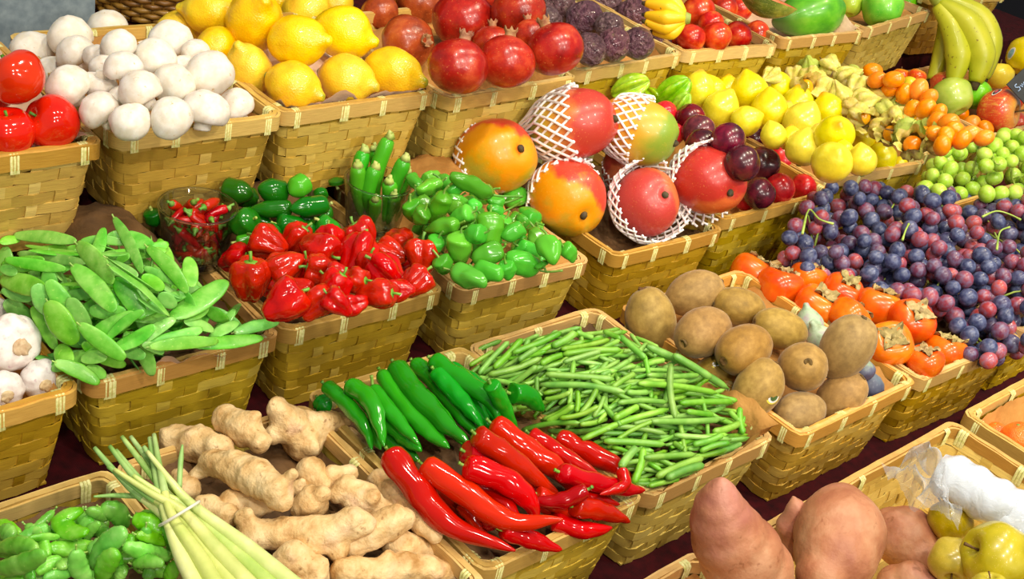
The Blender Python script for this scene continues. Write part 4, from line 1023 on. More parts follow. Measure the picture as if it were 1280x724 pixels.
# star fruit
def mk_star_mat():
    t = NT('star_fruit_skin'); c = t.ramp(t.noise(2.5, 3.), [(.3, '#74b018'), (.6, '#9ccc28'), (.8, '#c4dc4a')]); c = t.vary(c, .02, .08, .05); return t.done(c, .25, .35, .08)
M_STAR = mk_star_mat()
mb = MB(); mb.lathe(curve_prof([(0, -1.5), (.4, -1.35), (.85, -.7), (1, 0), (.88, .7), (.45, 1.3), (0, 1.45)], 30), 60, lambda a, r, zz: (r * (.5 + .5 * abs(math.cos(2.5 * a)) ** 1.6), zz)); STAR = mb.build('star_fruit', M_STAR)
z4 = lambda x, y: (700 + x * .2486, y * .2486)
z7 = lambda x, y: (820 + x * .3594, 60 + y * .3594)
pl = Pile('plum')
for (x, y, r, a, tl, lab) in ((355, 440, 66, 20, 5, 'green star fruit, the one lying flat by the netted mango'), (470, 485, 40, -50, 20, 'small piece of green star fruit between two bigger ones'), (565, 470, 74, 38, 25, 'large green star fruit with deep ribs beside the sweet lemons'), (612, 525, 46, 60, 30, 'star fruit end peeking under the largest star fruit')):
    p, R_ = sph(pl, *z4(x, y), r * .2486, sink=.3)
    fruit('star_fruit', lab, 'star fruit', STAR, p, R_ * 1.05, ax(a, tl), .4 + x, group='green star fruit', parts=(('stem_button', BUTTON, Matrix.Translation((0, 0, 1.4))),))
# plums
os_ = []; q = random.Random(21)
for (x, y, r, red) in ((30, 228, 44, 1), (225, 262, 52, 0), (120, 247, 54, 0), (62, 300, 40, 1), (335, 312, 56, 0), (148, 292, 60, 0), (200, 380, 50, 0), (160, 338, 58, 0), (250, 322, 62, 0), (430, 388, 64, 1), (370, 405, 62, 0), (250, 440, 52, 0), (298, 402, 64, 0), (310, 522, 44, 1), (510, 486, 48, 2), (430, 490, 54, 1), (360, 506, 56, 0)):
    p, R_ = sph(pl, *z7(x, y), r * .3594, sink=.3)
    o = fruit('plum', 'x', 'plum', PLUMR if red else PLUM, p, R_, ax(q.uniform(30, 150), q.uniform(-20, 60)), q.uniform(0, 6)); o['desc'] = 'bright red plum' if red else 'dark purple plum'; os_.append(o)
row_labels(os_, 'plum', 'the mangoes', 'plums', .05)
# pointed yellow sweet lemons
def mk_lim_mat():
    t = NT('sweet_lemon_peel'); c = t.ramp(t.noise(1.3, 3.), [(.3, '#d8c80a'), (.55, '#ecdc18'), (.8, '#f4ea4c')]); r = t.rand()
    tip = t.math('MULTIPLY', t.mapr(t.axis(2), 1.0, 1.3), t.mapr(r, .55, .6)); c = t.mix(tip, c, '#f08a1c'); c = t.vary(c, .008, .05, .05); t.bump(t.noise(14., 2.), .15, .002); return t.done(c, .26, .3, .06)
M_LIM = mk_lim_mat(); _mb = MB(); _mb.lathe(curve_prof([(0, -.95), (.35, -.9), (.8, -.58), (1, 0), (.9, .46), (.62, .85), (.31, 1.1), (.1, 1.25), (0, 1.28)], 36), 30); lumpy(_mb, .06, .9, 8.); LIM = _mb.build('sweet_lemon', M_LIM)
pl = Pile('limetta'); os_ = []; q = random.Random(22)
for (x, y, r, a, tl) in ((250, 150, 44, 90, 20), (195, 150, 46, 110, 10), (145, 152, 58, 82, 15), (425, 138, 48, 105, 10), (325, 160, 64, 100, 8), (495, 200, 56, 90, 10), (225, 215, 60, 62, 15), (450, 250, 50, 80, 10), (395, 222, 64, 94, 12), (310, 255, 50, 20, 20), (600, 225, 56, 108, 8), (505, 262, 64, 62, 15), (470, 320, 40, 90, 0), (410, 308, 44, 110, 10), (560, 330, 50, 90, 0), (712, 308, 52, 80, 20), (510, 352, 58, 78, 12), (620, 305, 66, 90, 70), (650, 370, 40, 90, 0), (845, 408, 28, 60, 30), (785, 386, 50, 98, 8), (715, 395, 50, 94, 4), (610, 400, 68, 80, 65)):
    p, R_ = sph(pl, *z7(x, y), r * .385, sink=.3)
    os_.append(fruit('sweet_lemon', 'x', 'sweet lemon', LIM, p, R_, ax(a, tl), q.uniform(0, 6), (1, 1, 1), parts=(('stem_button', BUTTON, Matrix.Translation((0, 0, -.93)) @ Matrix.Rotation(PI, 4, 'X')),)))
row_labels(os_, 'pointed yellow sweet lemon', 'the plums', 'pointed sweet lemons', .045)

# physalis in papery husks
def mk_husk():
    t = NT('papery_husk'); c = t.ramp(t.noise(2.2, 4.), [(.28, '#b8c044'), (.45, '#dcd05c'), (.62, '#f0de84'), (.8, '#fcf2c4')])
    r = t.rand(); c = t.mix(t.mapr(r, .6, .95, 0, .7), c, '#a4c84c'); c = t.mix(t.mapr(t.math('FRACT', t.math('MULTIPLY', r, 7.7)), .6, 1, 0, .6), c, '#c08a34'); t.bump(t.math('ADD', t.noise(9., 4.), t.math('MULTIPLY', t.noise(26., 3., dist=1.5), .6)), .5, .004); c = t.mix(t.mapr(t.noise(14., 4., dist=1.), .58, .74, 0, .45), c, '#a08c34'); return t.done(c, .5, 0, 0)
M_HUSK = mk_husk(); M_BERRY = skin('orange_berry', [(.3, '#ee8a08'), (.7, '#fcab20')], 1.5, .25, .3)
def mk_husk_mesh(seed, open_):
    mb = MB(); q = random.Random(seed); k = q.uniform(0, 6)
    pr = curve_prof([(0, -.75), (.35, -.78), (.85, -.45), (.98, .0), (.75, .55), (.38, 1.0), (.12, 1.4), (0, 1.5)], 26) if not open_ else curve_prof([(0, -.75), (.35, -.78), (.85, -.45), (.98, .0), (.85, .4), (.9, .75), (1.05, 1.05)], 22)
    mb.lathe(pr, 40, lambda a, r, zz: (r * (1 - .36 * (1 - abs(math.cos(2.5 * a + k + zz * .3)) ** .8) + .05 * math.sin(15 * a + 4 * zz)), zz + (.3 * math.cos(5 * a + k) if open_ and zz > .6 else 0)))
    mb.v = [tuple(Vector(p) * (1 + .1 * fbm(Vector(p), 1.1, seed))) for p in mb.v]; return mb.build('husked_physalis', M_HUSK)
HUSK = [mk_husk_mesh(i + 2, i > 3) for i in range(6)]
_mb = MB(); _mb.lathe(sph_prof(12, .62, .62), 18); BERRY = _mb.build('berry', M_BERRY)
HSTEM = stem_mesh([(0, 0, -.72), (.05, .02, -1.0), (.18, .04, -1.3)], [.07, .05, .05], M_STEMW)
z5 = lambda x, y: (940 + x * .2762, y * .2762)
pl = Pile('physalis'); os_ = []; q = random.Random(41)
for (x, y, r) in ((255, 305, 50), (90, 345, 46), (350, 300, 50), (190, 345, 48), (455, 335, 40), (270, 355, 58), (225, 400, 56), (420, 355, 54), (330, 395, 54), (590, 395, 44), (480, 392, 58), (400, 435, 50), (570, 440, 54), (500, 455, 54), (690, 472, 50), (440, 490, 46), (600, 500, 50), (485, 525, 56), (745, 540, 52), (660, 545, 70), (570, 580, 48), (640, 610, 56), (700, 600, 66), (780, 625, 56), (730, 665, 62), (830, 660, 44)):
    p, R_ = sph(pl, *z5(x, y), r * .2762, sink=.5)
    k = q.randrange(6); o = fruit('husked_physalis', 'x', 'physalis', HUSK[k], p, R_ * 1.12, ax(q.uniform(0, 360), q.uniform(-10, 60)), q.uniform(0, 6), parts=(('stem', HSTEM),) + ((('berry', BERRY, Matrix.Translation((0, 0, .25)), 'shiny orange berry'),) if k > 3 else ()))
    o['desc'] = 'open physalis husk with berry' if k > 3 else 'papery physalis husk'; os_.append(o)
row_labels(os_, 'physalis', 'the sweet lemons', 'husked physalis', .045)
# kumquats
M_KUM = skin('kumquat_peel', [(.3, '#f88408'), (.6, '#fc980c'), (.8, '#ffae28')], 1.6, .25, .2, .1, 14., .004, .05, .03, 0)
_mb = MB(); _mb.lathe(sph_prof(16, 1, 1.28), 22); KUM = _mb.build('kumquat', M_KUM)
os_ = []
for (x, y, r, a, tl) in ((545, 322, 34, 175, 0), (630, 400, 34, 30, 20), (565, 362, 34, 20, 40), (640, 360, 36, 0, 30), (690, 425, 36, 90, 30), (755, 405, 38, 70, 5), (725, 492, 32, 60, 40), (800, 442, 34, 45, 50), (785, 492, 38, 45, 40), (880, 492, 34, 70, 40), (845, 508, 32, 60, 50), (940, 522, 36, 80, 30), (835, 550, 36, 60, 40), (890, 556, 38, 20, 50), (990, 566, 36, 60, 40), (1055, 586, 34, 130, 30), (830, 606, 34, 160, 20), (920, 592, 40, 150, 40), (985, 608, 36, 20, 20), (880, 622, 38, 110, 20), (950, 632, 36, 60, 20), (860, 660, 36, 90, 30), (1050, 625, 34, 20, 20)):
    p, R_ = sph(pl, *z5(x, y), r * .3, sink=.3)
    os_.append(fruit('kumquat', 'x', 'kumquat', KUM, p, R_, ax(a, tl), q.uniform(0, 6), parts=(('stem_button', BUTTON, Matrix.Translation((0, 0, 1.22)) @ Matrix.Diagonal((.8, .8, .8, 1))),)))
row_labels(os_, 'small orange kumquat', 'the physalis', 'orange kumquats', .035)
# apples by the bananas
pl = Pile('apple')
M_STICK = skin('white_sticker', [(.3, '#e8e4e0'), (.7, '#f4f2f0')], 3., .4); M_STICKD = skin('dark_sticker', [(.3, '#2a2438'), (.7, '#3a3048')], 3., .4); M_STICKR = skin('red_sticker_bar', [(.3, '#b03040'), (.7, '#c84858')], 3., .4); M_STICKB = skin('blue_sticker', [(.3, '#7ab8c8'), (.7, '#a8d8e0')], 3., .4)
def sticker(fr, direction, w, h, cols, R_, spin=0.):
    """small oval label curved onto a fruit of radius about 1 in its own frame; cols: nested (material, scale)"""
    for i, (m, k) in enumerate(cols):
        mb = MB(); d_ = Vector(direction).normalized(); x = d_.orthogonal().normalized(); y = d_.cross(x); x, y = x * math.cos(spin) + y * math.sin(spin), y * math.cos(spin) - x * math.sin(spin)
        g = []
        for rr in np.linspace(0.02, 1, 5):
            g.append([(lambda v: v * ((1.012 + .005 * i) / math.sqrt(v.x * v.x + v.y * v.y + (v.z / R_) ** 2)))((d_ + x * w * k * rr * math.cos(a) + y * h * k * rr * math.sin(a)).normalized()) for a in [2 * PI * j / 24 for j in range(24)]])
        mb.grid(g, True); me = mb.build('sticker', m)
        if i == 0: s0 = part('sticker', me, fr, None, 'small printed sticker')
        else: part('print', me, s0)
def zdir(o, px_dir):                                   # direction in a thing's frame for a world direction
    return (o.matrix_basis.to_3x3().inverted() @ px_dir).normalized()
for (x, y, r, a, tl, me, nm, lab) in (
    (672, 348, 42, 80, 10, APRED, 'apple', 'red blushed apple half hidden behind the kumquats'), (745, 350, 42, 70, 10, APRED, 'apple', 'pinkish yellow apple half hidden between kumquats and bananas'), (715, 385, 40, 60, 0, APYEL, 'apple', 'small yellow apple behind the upright kumquat'), (1045, 385, 46, 70, 0, APRED, 'apple', 'orange red apple behind the bright green one'), (870, 385, 66, 80, 0, APRED, 'apple', 'red topped apple right under the banana bunch'.replace('right ', '')),
    (1118, 342, 66, 88, 10, APYEL, 'apple', 'plain yellow apple standing beside the banana bunch'), (1010, 425, 72, 60, 0, APGREEN, 'apple', 'shiny bright green apple behind the pale green one'), (1245, 255, 92, 60, 0, APYEL, 'grapefruit', 'big yellow grapefruit with a sticker at the stall end'), (905, 440, 94, 110, -20, APPALE, 'apple', 'large pale green apple beside the kumquats'),
    (1180, 440, 60, 70, 0, APRED, 'apple', 'orange red apple behind the slate sign'), (1195, 555, 50, 30, 0, APRED, 'apple', 'dark red apple low by the rim under the slate sign'), (1118, 502, 100, -12, 38, APRED, 'apple', 'red striped apple with an oval sticker and its stem facing out')):
    p, R_ = sph(pl, *z5(x, y), r * .2762, sink=.3)
    o = fruit(nm, lab, nm, me, p, R_, ax(a, tl), q.uniform(0, 6), group='apples under the bananas' if nm == 'apple' else None, parts=(('stem', APPLE_STEM),) if nm == 'apple' else ())
    if (x, y) == (1118, 502): sticker(o, zdir(o, ax(112, 32)), .3, .13, ((M_STICK, 1.), (M_STICKD, .82), (M_STICKR, .4)), 1.0, .3)
    if nm == 'grapefruit': sticker(o, zdir(o, ax(175, 20)), .2, .34, ((M_STICK, 1.), (M_STICKB, .75)), 1.0, .2)
# ------------------------------------------------------------------ third row: sugar snaps, lemongrass, ginger, chillies
M_SNAP = mk_pea_mat('sugar_snap_skin', '#56ac24', '#74c43c', '#9cda62', .32)
pl = Pile('sugarsnap'); q = random.Random(51); za = .2969
zz4 = lambda p: (p[0] * za, 520 + p[1] * za)
snaps = []
def snap(path, r, lab=None):
    a = [zz4(p) for p in path]; L = math.dist(a[0], a[-1]); e = ((a[0][0] - a[1][0]), (a[0][1] - a[1][1])); l = math.hypot(*e); e = (e[0] / l, e[1] / l); k = q.uniform(0, 6)
    if len(a) == 2:
        nx, ny = -e[1], e[0]; bw = q.uniform(-.12, .12) * L; a = [a[0], ((a[0][0] + a[1][0]) / 2 + nx * bw, (a[0][1] + a[1][1]) / 2 + ny * bw), a[1]]
    o = pod(pl, a, r * za * 1.18, M_SNAP, 'sugar_snap_pod', lab or 'plump green sugar snap pod in the heap by the lemongrass', 'sugar snap', 'sugar snap pods', lambda f: max(.1, math.sin(PI * (.04 + .93 * f)) ** .5), .62, -FWD + RIGHT * q.uniform(-.5, .5) + DOWN * q.uniform(-.5, .3), lambda t, f: 1 + .06 * math.cos(f * 2 * PI * 5 + k), 12, 14, .35, .2, .04,
        stem=([(a[0][0] + e[0] * 3, a[0][1] + e[1] * 3), (a[0][0] + e[0] * 5.5, a[0][1] + e[1] * 5.5 - 1)], 1.3, M_PEASTEM))
    snaps.append(o)
for i in range(46):
    x, y = q.uniform(-20, 880), q.uniform(0, 1); y = 470 + 240 * y - 60 * (x / 700) * (1 - y); a = q.uniform(0, PI); L = q.uniform(60, 95); snap([(x - L * math.cos(a), y - L * math.sin(a) * .7), (x + L * math.cos(a), y + L * math.sin(a) * .7)], q.uniform(24, 36))
for p_, r in (([(225, 400), (140, 480)], 18), ([(110, 460), (175, 500)], 20), ([(0, 485), (60, 520)], 36), ([(180, 492), (250, 482)], 20), ([(330, 420), (390, 470)], 28), ([(365, 395), (450, 440)], 28), ([(425, 385), (490, 405), (530, 470)], 38), ([(250, 530), (330, 522)], 18), ([(360, 520), (420, 450)], 20), ([(110, 520), (250, 512)], 22), ([(560, 430), (690, 490)], 36), ([(575, 500), (700, 540)], 24), ([(730, 520), (760, 560)], 20), ([(690, 470), (722, 545), (700, 612)], 22), ([(205, 555), (300, 560), (400, 545)], 34), ([(540, 500), (560, 540)], 20), ([(460, 570), (530, 520)], 30), ([(370, 570), (480, 510)], 38), ([(520, 545), (720, 592)], 36), ([(600, 660), (650, 680)], 24), ([(560, 622), (690, 625)], 26), ([(820, 600), (842, 690)], 32), ([(700, 690), (745, 618)], 28), ([(760, 580), (812, 695)], 34),
               ([(490, 690), (530, 640)], 26), ([(150, 660), (260, 600)], 28), ([(240, 640), (300, 610)], 26), ([(110, 635), (140, 695)], 26), ([(180, 690), (300, 668)], 24), ([(0, 695), (100, 680)], 26)):
    snap(p_, r)
for p_, r, lab in (([(345, 395), (258, 440), (295, 488), (368, 490)], 38, 'broad sugar snap pod curled into a hook at the heap top'), ([(-10, 560), (90, 545), (160, 570)], 36, 'pale sugar snap pod with a shiny back at the stall edge'), ([(-20, 650), (90, 625), (190, 575)], 40, 'long curved sugar snap pod under the pale shiny one'), ([(390, 640), (450, 545), (530, 482)], 44, 'widest sugar snap pod lying across the heap centre'), ([(322, 565), (330, 640), (375, 695)], 36, 'greyish sugar snap pod standing upright at the heap front'), ([(420, 695), (450, 620), (495, 572)], 40, 'bright upright sugar snap pod beside the greyish one')):
    snap(p_, r, lab)

# lemongrass bundle
def mk_lg():
    t = NT('lemongrass_stalk'); c = t.ramp(t.noise(30., 3.), [(.3, '#b8cc70'), (.55, '#d8e08c'), (.8, '#f0efc0')])
    m = t.n('ShaderNodeMapping'); m.inputs['Scale'].default_value = (30, 30, 30); t.l(t.coord(), m.inputs['Vector']); c = t.vary(c, .015, .1, .1); t.bump(t.noise(300., 2.), .2, .001); return t.done(c, .4, .1, .05)
M_LG = mk_lg(); M_LGT = skin('lemongrass_green', [(.3, '#78a848'), (.7, '#b4d080')], 40., .45)
LG0 = at_t(*zz4((755, 405)), tplane(*zz4((755, 405)), R3 + .062)); LGR = thing('lemongrass_bundle', 'bundle of pale lemongrass stalks tied with a rubber band, across the ginger', 'lemongrass', None, Matrix.Translation(LG0))
def lgt(p, n_): x, y = zz4(p); return at_t(x, y, tplane(x, y, n_))
q = random.Random(4)
bots = [(850, 760), (930, 760), (1010, 760), (1090, 755), (1170, 745), (1265, 735)]
tops_ = [(398, 135), (462, 128), (488, 145), (513, 88), (550, 88), (605, 130), (630, 92), (648, 78), (455, 212), (480, 225), (560, 250), (620, 150)]
for i, tp in enumerate(tops_):
    k = i % 6; f = k / 5; bx = 705 + 105 * f; by = 440 - 65 * f; bt = bots[k]; up_ = .008 * (i // 6) + .004 * (k % 2)
    bnd = (bx, by); mid = ((tp[0] * .5 + bnd[0] * .5) + q.uniform(-8, 8), (tp[1] * .45 + bnd[1] * .55))
    b2 = ((bnd[0] + bt[0]) / 2 + q.uniform(-10, 10), (bnd[1] + bt[1]) / 2)
    pts = curve3([lgt(tp, R3 + .075 + up_), lgt(mid, R3 + .066 + up_), lgt(bnd, R3 + .058 + up_), lgt(b2, R3 + .05 + up_), lgt(bt, R3 + .048 + up_)], 24)
    sc = 1.02 / FPX * za; rad = [sc * np.interp(j / 24, [0, .2, .5, .75, 1], [8, 12, 19, 31, 34]) for j in range(25)]
    o = pts[14].copy(); mb = MB(); mb.tube([p - o for p in pts], [float(r) for r in rad], 10); part('stalk', mb.build('stalk', M_LG), LGR, Matrix.Translation(o - LG0))
    if i < 9:
        mb = MB(); mb.tube([p - o for p in pts[:9]], [float(r) * 1.06 for r in rad[:9]], 10); part('leaf_sheath', mb.build('leaf_sheath', M_LGT), LGR, Matrix.Translation(o - LG0), 'cut green stalk tip')
for pth in ([(768, 122), (760, 200), (755, 300)], [(395, 340), (500, 335), (640, 350), (700, 420)]):
    pts = curve3([lgt(p, R3 + .064 - .006 * i) for i, p in enumerate(pth)], 10); o = pts[5].copy(); mb = MB(); mb.tube([p - o for p in pts], [.0008 + .0014 * min(1, i / 4) for i in range(11)], 8); part('leaf', mb.build('leaf', M_LGT), LGR, Matrix.Translation(o - LG0))
t = NT('rubber_band'); M_BAND = t.done('#e6e2cc', .5)
a_, b_ = lgt((690, 452), R3 + .07), lgt((818, 372), R3 + .07); cc_ = (a_ + b_) / 2; axx = (a_ - b_) / 2; nn_ = axx.cross(FWD).normalized().cross(axx).normalized() * .018
mb = MB(); mb.tube([axx * 1.06 * math.cos(2 * PI * i / 28) + nn_ * math.sin(2 * PI * i / 28) for i in range(29)], .0012, 6, cap=False); part('rubber_band', mb.build('rubber_band', M_BAND), LGR, Matrix.Translation(cc_ - LG0))

# ginger
def mk_ginger_mat():
    t = NT('ginger_skin'); c = t.ramp(t.noise(45., 5., .6), [(.28, '#a8783c'), (.45, '#d4ae74'), (.65, '#e6c894'), (.85, '#f0dcb4')]); c = t.mix(t.mapr(t.noise(28., 2.), .6, .75, 0, .45), c, '#e2b4a4'); c = t.mix(t.mapr(t.noise(160., 3.), .64, .74, 0, .8), c, '#8a6030')
    t.bump(t.math('ADD', t.noise(90., 4.), t.math('MULTIPLY', t.noise(300., 2.), .4)), .55, .004); return t.done(c, .6, 0, 0)
M_GING = mk_ginger_mat()
def remeshed(mb, name, mat, voxel, smooth=4):
    me = mb.build(name + '_tmp', mat); o = bpy.data.objects.new('tmp_remesh', me); COL.objects.link(o)
    m = o.modifiers.new('r', 'REMESH'); m.mode = 'VOXEL'; m.voxel_size = voxel; m.use_smooth_shade = True
    s_ = o.modifiers.new('s', 'SMOOTH'); s_.iterations = smooth; s_.factor = .5
    dg = bpy.context.evaluated_depsgraph_get(); r = bpy.data.meshes.new_from_object(o.evaluated_get(dg)); bpy.data.objects.remove(o); bpy.data.meshes.remove(me); r.name = name
    r.materials.clear(); r.materials.append(mat); r.polygons.foreach_set('use_smooth', [True] * len(r.polygons)); return r
def blob(pile, chain, name, label, cat, mat, group, scale, zmap, voxel=.0022, extra=(), rough=.06, nsc=60., sink=.35, flat=.9, ring=0.):
    pts = [(*zmap(x, y), r * scale) for (x, y, r) in chain]
    if len(pts) > 1: ts = pile.put(pts, sink=sink, flat=flat)
    else: ts = pile.put(pts, sink=sink)
    C3 = [at_t(x, y, t) for (x, y, r), t in zip(pts, ts)]; R3_ = [r * t / FPX for (x, y, r), t in zip(pts, ts)]; o = C3[len(C3) // 2].copy(); mb = MB()
    for c, r in zip(C3, R3_):
        b = MB(); b.lathe(sph_prof(14, r, r), 18); mb.add([Vector(v) + c - o for v in b.v], b.f)
    for i in range(len(C3) - 1):
        mb.tube([C3[i] - o, C3[i].lerp(C3[i + 1], .5) - o, C3[i + 1] - o], [R3_[i] * .96, (R3_[i] + R3_[i + 1]) * .46, R3_[i + 1] * .96], 16)
    for (x, y, r, lean) in extra:                      # knobs: px place, radius, how far toward the viewer
        k = min(range(len(pts)), key=lambda j: math.dist(zmap(x, y), pts[j][:2])); c = at_t(*zmap(x, y), ts[k] - lean * R3_[k]); b = MB(); rr = r * scale * ts[k] / FPX; b.lathe(sph_prof(10, rr, rr), 12); mb.add([Vector(v) + c - o for v in b.v], b.f)
        mb.tube([c - o, C3[k] - o], [rr, rr], 10)
    me = remeshed(mb, name, mat, voxel)
    sd = sum(x for x, _, _ in chain) % 97; n = len(me.vertices); co = np.empty(n * 3); me.vertices.foreach_get('co', co); co = co.reshape(-1, 3); no = np.array([v.normal[:] for v in me.vertices]); am = min(R3_) if len(R3_) > 1 else R3_[0]; am = sum(R3_) / len(R3_)
    axd = np.array((C3[-1] - C3[0]).normalized()) if len(C3) > 1 else np.array((0, 0, 1.))
    for i in range(n):
        p = Vector(co[i]); k = rough * am * fbm(p, nsc, sd)
        if ring: k += ring * am * math.sin(float(co[i] @ axd) * 260 + 2.5 * mnoise.noise(p * 40))
        co[i] += no[i] * k
    me.vertices.foreach_set('co', co.ravel()); me.update()
    return thing(name, label, cat, me, Matrix.Translation(o), group)
zg = lambda x, y: (200 + x * .337, 480 + y * .337)
pl = Pile('ginger')
for chain, extra, lab in (
    ([(260, 440, 50), (340, 455, 55), (400, 440, 40)], (), 'shaded ginger root deep under the long top piece'), ([(560, 330, 60), (600, 380, 45)], (), 'shaded ginger lump deep in the middle of the heap'), ([(880, 590, 60), (980, 620, 50)], (), 'ginger lump in shadow by the chilli basket'),
    ([(60, 215, 64), (140, 222, 72), (220, 245, 56)], ((20, 190, 30, .3),), 'smooth rounded ginger root by the lemongrass tips'), ([(100, 390, 52), (70, 340, 30)], (), 'pale ginger end just behind the lemongrass'),
    ([(245, 130, 56), (315, 165, 70), (370, 215, 44)], ((350, 130, 30, .5),), 'pointed ginger root at the heap back, beside the knobbly topmost one'),
    ([(700, 195, 40), (735, 240, 52), (750, 300, 48)], ((680, 260, 35, .2),), 'upright ginger root beside the green chillies'), ([(640, 345, 46), (705, 330, 32)], (), 'small ginger knob between the topmost root and the chillies'),
    ([(435, 90, 44), (480, 150, 74), (530, 210, 78), (595, 150, 54), (640, 140, 42), (690, 125, 30)], ((420, 190, 40, .4), (560, 230, 36, .7), (540, 130, 34, .8)), 'big knobbly ginger root on top with a finger toward the chillies'),
    ([(190, 460, 50), (245, 490, 52)], ((150, 440, 26, .4),), 'brown curled ginger root beside the lemongrass band'), ([(515, 390, 34)], ((530, 360, 16, .3),), 'small pinkish ginger bud between bigger roots'),
    ([(195, 290, 52), (270, 310, 68), (350, 345, 74), (430, 395, 66)], ((495, 335, 26, .2), (130, 335, 28, -.2), (375, 375, 24, 1.), (460, 440, 36, .2)), 'long ginger root with pinkish back across the heap'),
    ([(810, 355, 42), (860, 405, 52), (920, 455, 58), (980, 515, 54), (1020, 560, 34)], ((880, 370, 26, .4),), 'ginger root lying along the chilli basket'),
    ([(560, 440, 64), (520, 460, 40)], ((600, 410, 36, .4),), 'round ginger lump in the heap centre'), ([(690, 385, 46), (745, 430, 72), (820, 475, 56)], ((660, 410, 34, .3), (790, 420, 30, .7)), 'stubby ginger root behind the long front one'),
    ([(720, 600, 52), (770, 560, 64), (850, 520, 66), (905, 500, 46)], ((880, 470, 28, .5),), 'ginger root with a shadowed underside near the basket corner'),
    ([(310, 500, 38), (350, 560, 62), (440, 555, 62), (560, 565, 82), (620, 560, 74), (710, 515, 62), (765, 520, 42)], ((320, 480, 30, .3), (660, 620, 44, .2)), 'longest smooth ginger root along the heap front'),
    ([(490, 655, 78), (560, 700, 72)], (), 'rounded ginger end at the lower edge beside the lemongrass'), ([(690, 700, 60), (800, 700, 58), (900, 680, 62), (1000, 690, 58), (1085, 715, 46)], ((850, 640, 28, .4), (1140, 712, 24, 0)), 'ginger root lying lowest along the basket rim')):
    blob(pl, chain, 'ginger_root', lab, 'ginger', M_GING, 'ginger roots', .337, zg, extra=extra, ring=.025, rough=.14, nsc=85.)

# chillies
M_GCHI = mk_pepper_mat('green_chilli_skin', '#15720c', '#229414', '#42b226', .13, .01, .15)
M_RCHI = mk_pepper_mat('red_chilli_skin', '#a20a02', '#bc1003', '#ce2204', .12, .003, .14)
pl = Pile('chilli'); q = random.Random(61)
chprof = lambda f: min(1., (f / .05) ** .5 if f < .05 else 1.) * (1. if f < .45 else max(.06, 1 - ((f - .45) / .55) ** 1.7 * .93))
def chil(path, r, mat, zf, sc, nm, lab, st=None):
    a = [zf(*p) for p in path]; e = (a[0][0] - a[1][0], a[0][1] - a[1][1]); l = math.hypot(*e); e = (e[0] / l, e[1] / l); k = q.uniform(0, 6)
    sp = [zf(*s_) for s_ in st] if st else [(a[0][0] + e[0] * 2.5, a[0][1] + e[1] * 2.5), (a[0][0] + e[0] * 6, a[0][1] + e[1] * 6 - 1)]
    return pod(pl, a, r * sc * (1.12 if mat is M_GCHI else 1.04), mat, nm, lab, 'chilli', 'green chillies' if mat is M_GCHI else 'red chillies', chprof, 1, None, lambda t, f: 1 + .06 * math.sin(f * 26 + 3 * math.sin(t) + k) * math.sin(t * 1.5 + k), 18, 32, .3, .2, .1, stem=(sp, 2.2, M_GSTEM))
zc = lambda x, y: (300 + x * .375, 330 + y * .375)
for path, r, lab in (
    ([(265, 455), (300, 490)], 26, 'dark stubby green chilli peeking behind the ginger'), ([(430, 560), (520, 600), (600, 660)], 28, 'green chilli mostly hidden beneath the others, ginger side'), ([(350, 450), (420, 540), (470, 620)], 26, 'green chilli under the curled one by the ginger'), ([(540, 420), (620, 520), (690, 610)], 28, 'green chilli in the shade below the fattest one'), ([(640, 400), (740, 500), (800, 590)], 28, 'green chilli in the shade below the wrinkled one'), ([(760, 400), (830, 480), (890, 560)], 26, 'green chilli in the shade near the bean basket'), ([(600, 430), (680, 520), (740, 600)], 26, 'green chilli mostly hidden in the gap between two long ones'), ([(480, 510), (550, 575), (605, 625)], 28, 'green chilli lying under the straight ones, tip to the red heap'),
    ([(285, 405), (345, 455), (415, 540), (440, 620)], 25, 'thin curled green chilli nearest the ginger'), ([(440, 415), (510, 505), (600, 605)], 25, 'green chilli with a long upright stem, third from the ginger'), ([(700, 345), (790, 400), (850, 450)], 24, 'green chilli at the back, beside the bean basket'),
    ([(365, 405), (440, 465), (480, 610)], 30, 'fat curved green chilli pointing down, second from the ginger'), ([(730, 412), (785, 475), (835, 550)], 24, 'short green chilli between two long ones near the beans'), ([(470, 362), (545, 470), (640, 570), (700, 612)], 28, 'long straight green chilli, fourth from the ginger'),
    ([(580, 330), (650, 395), (750, 520), (800, 575)], 27, 'green chilli lying over the fat glossy one, tip at the reds'), ([(650, 358), (735, 450), (815, 550)], 27, 'wrinkled green chilli, second from the bean basket side'), ([(515, 335), (580, 425), (680, 530), (765, 600)], 34, 'fattest glossy green chilli in the middle of the greens'), ([(640, 320), (720, 375), (830, 450), (862, 530)], 31, 'long green chilli with a white glint, starting furthest back'),
    ([(835, 400), (870, 460), (925, 560)], 26, 'short upright green chilli beside the lone green pod')):
    chil(path, r, M_GCHI, zc, .375, 'green_chilli', lab, [(441, 395), (438, 372)] if 'upright stem' in lab else None)
chil([(905, 432), (960, 440), (1012, 495)], 32, M_GCHI, zc, .375, 'green_chilli', 'lone stubby green pod resting against the green beans')
zr = lambda x, y: (380 + x * .4198, 420 + y * .4198)
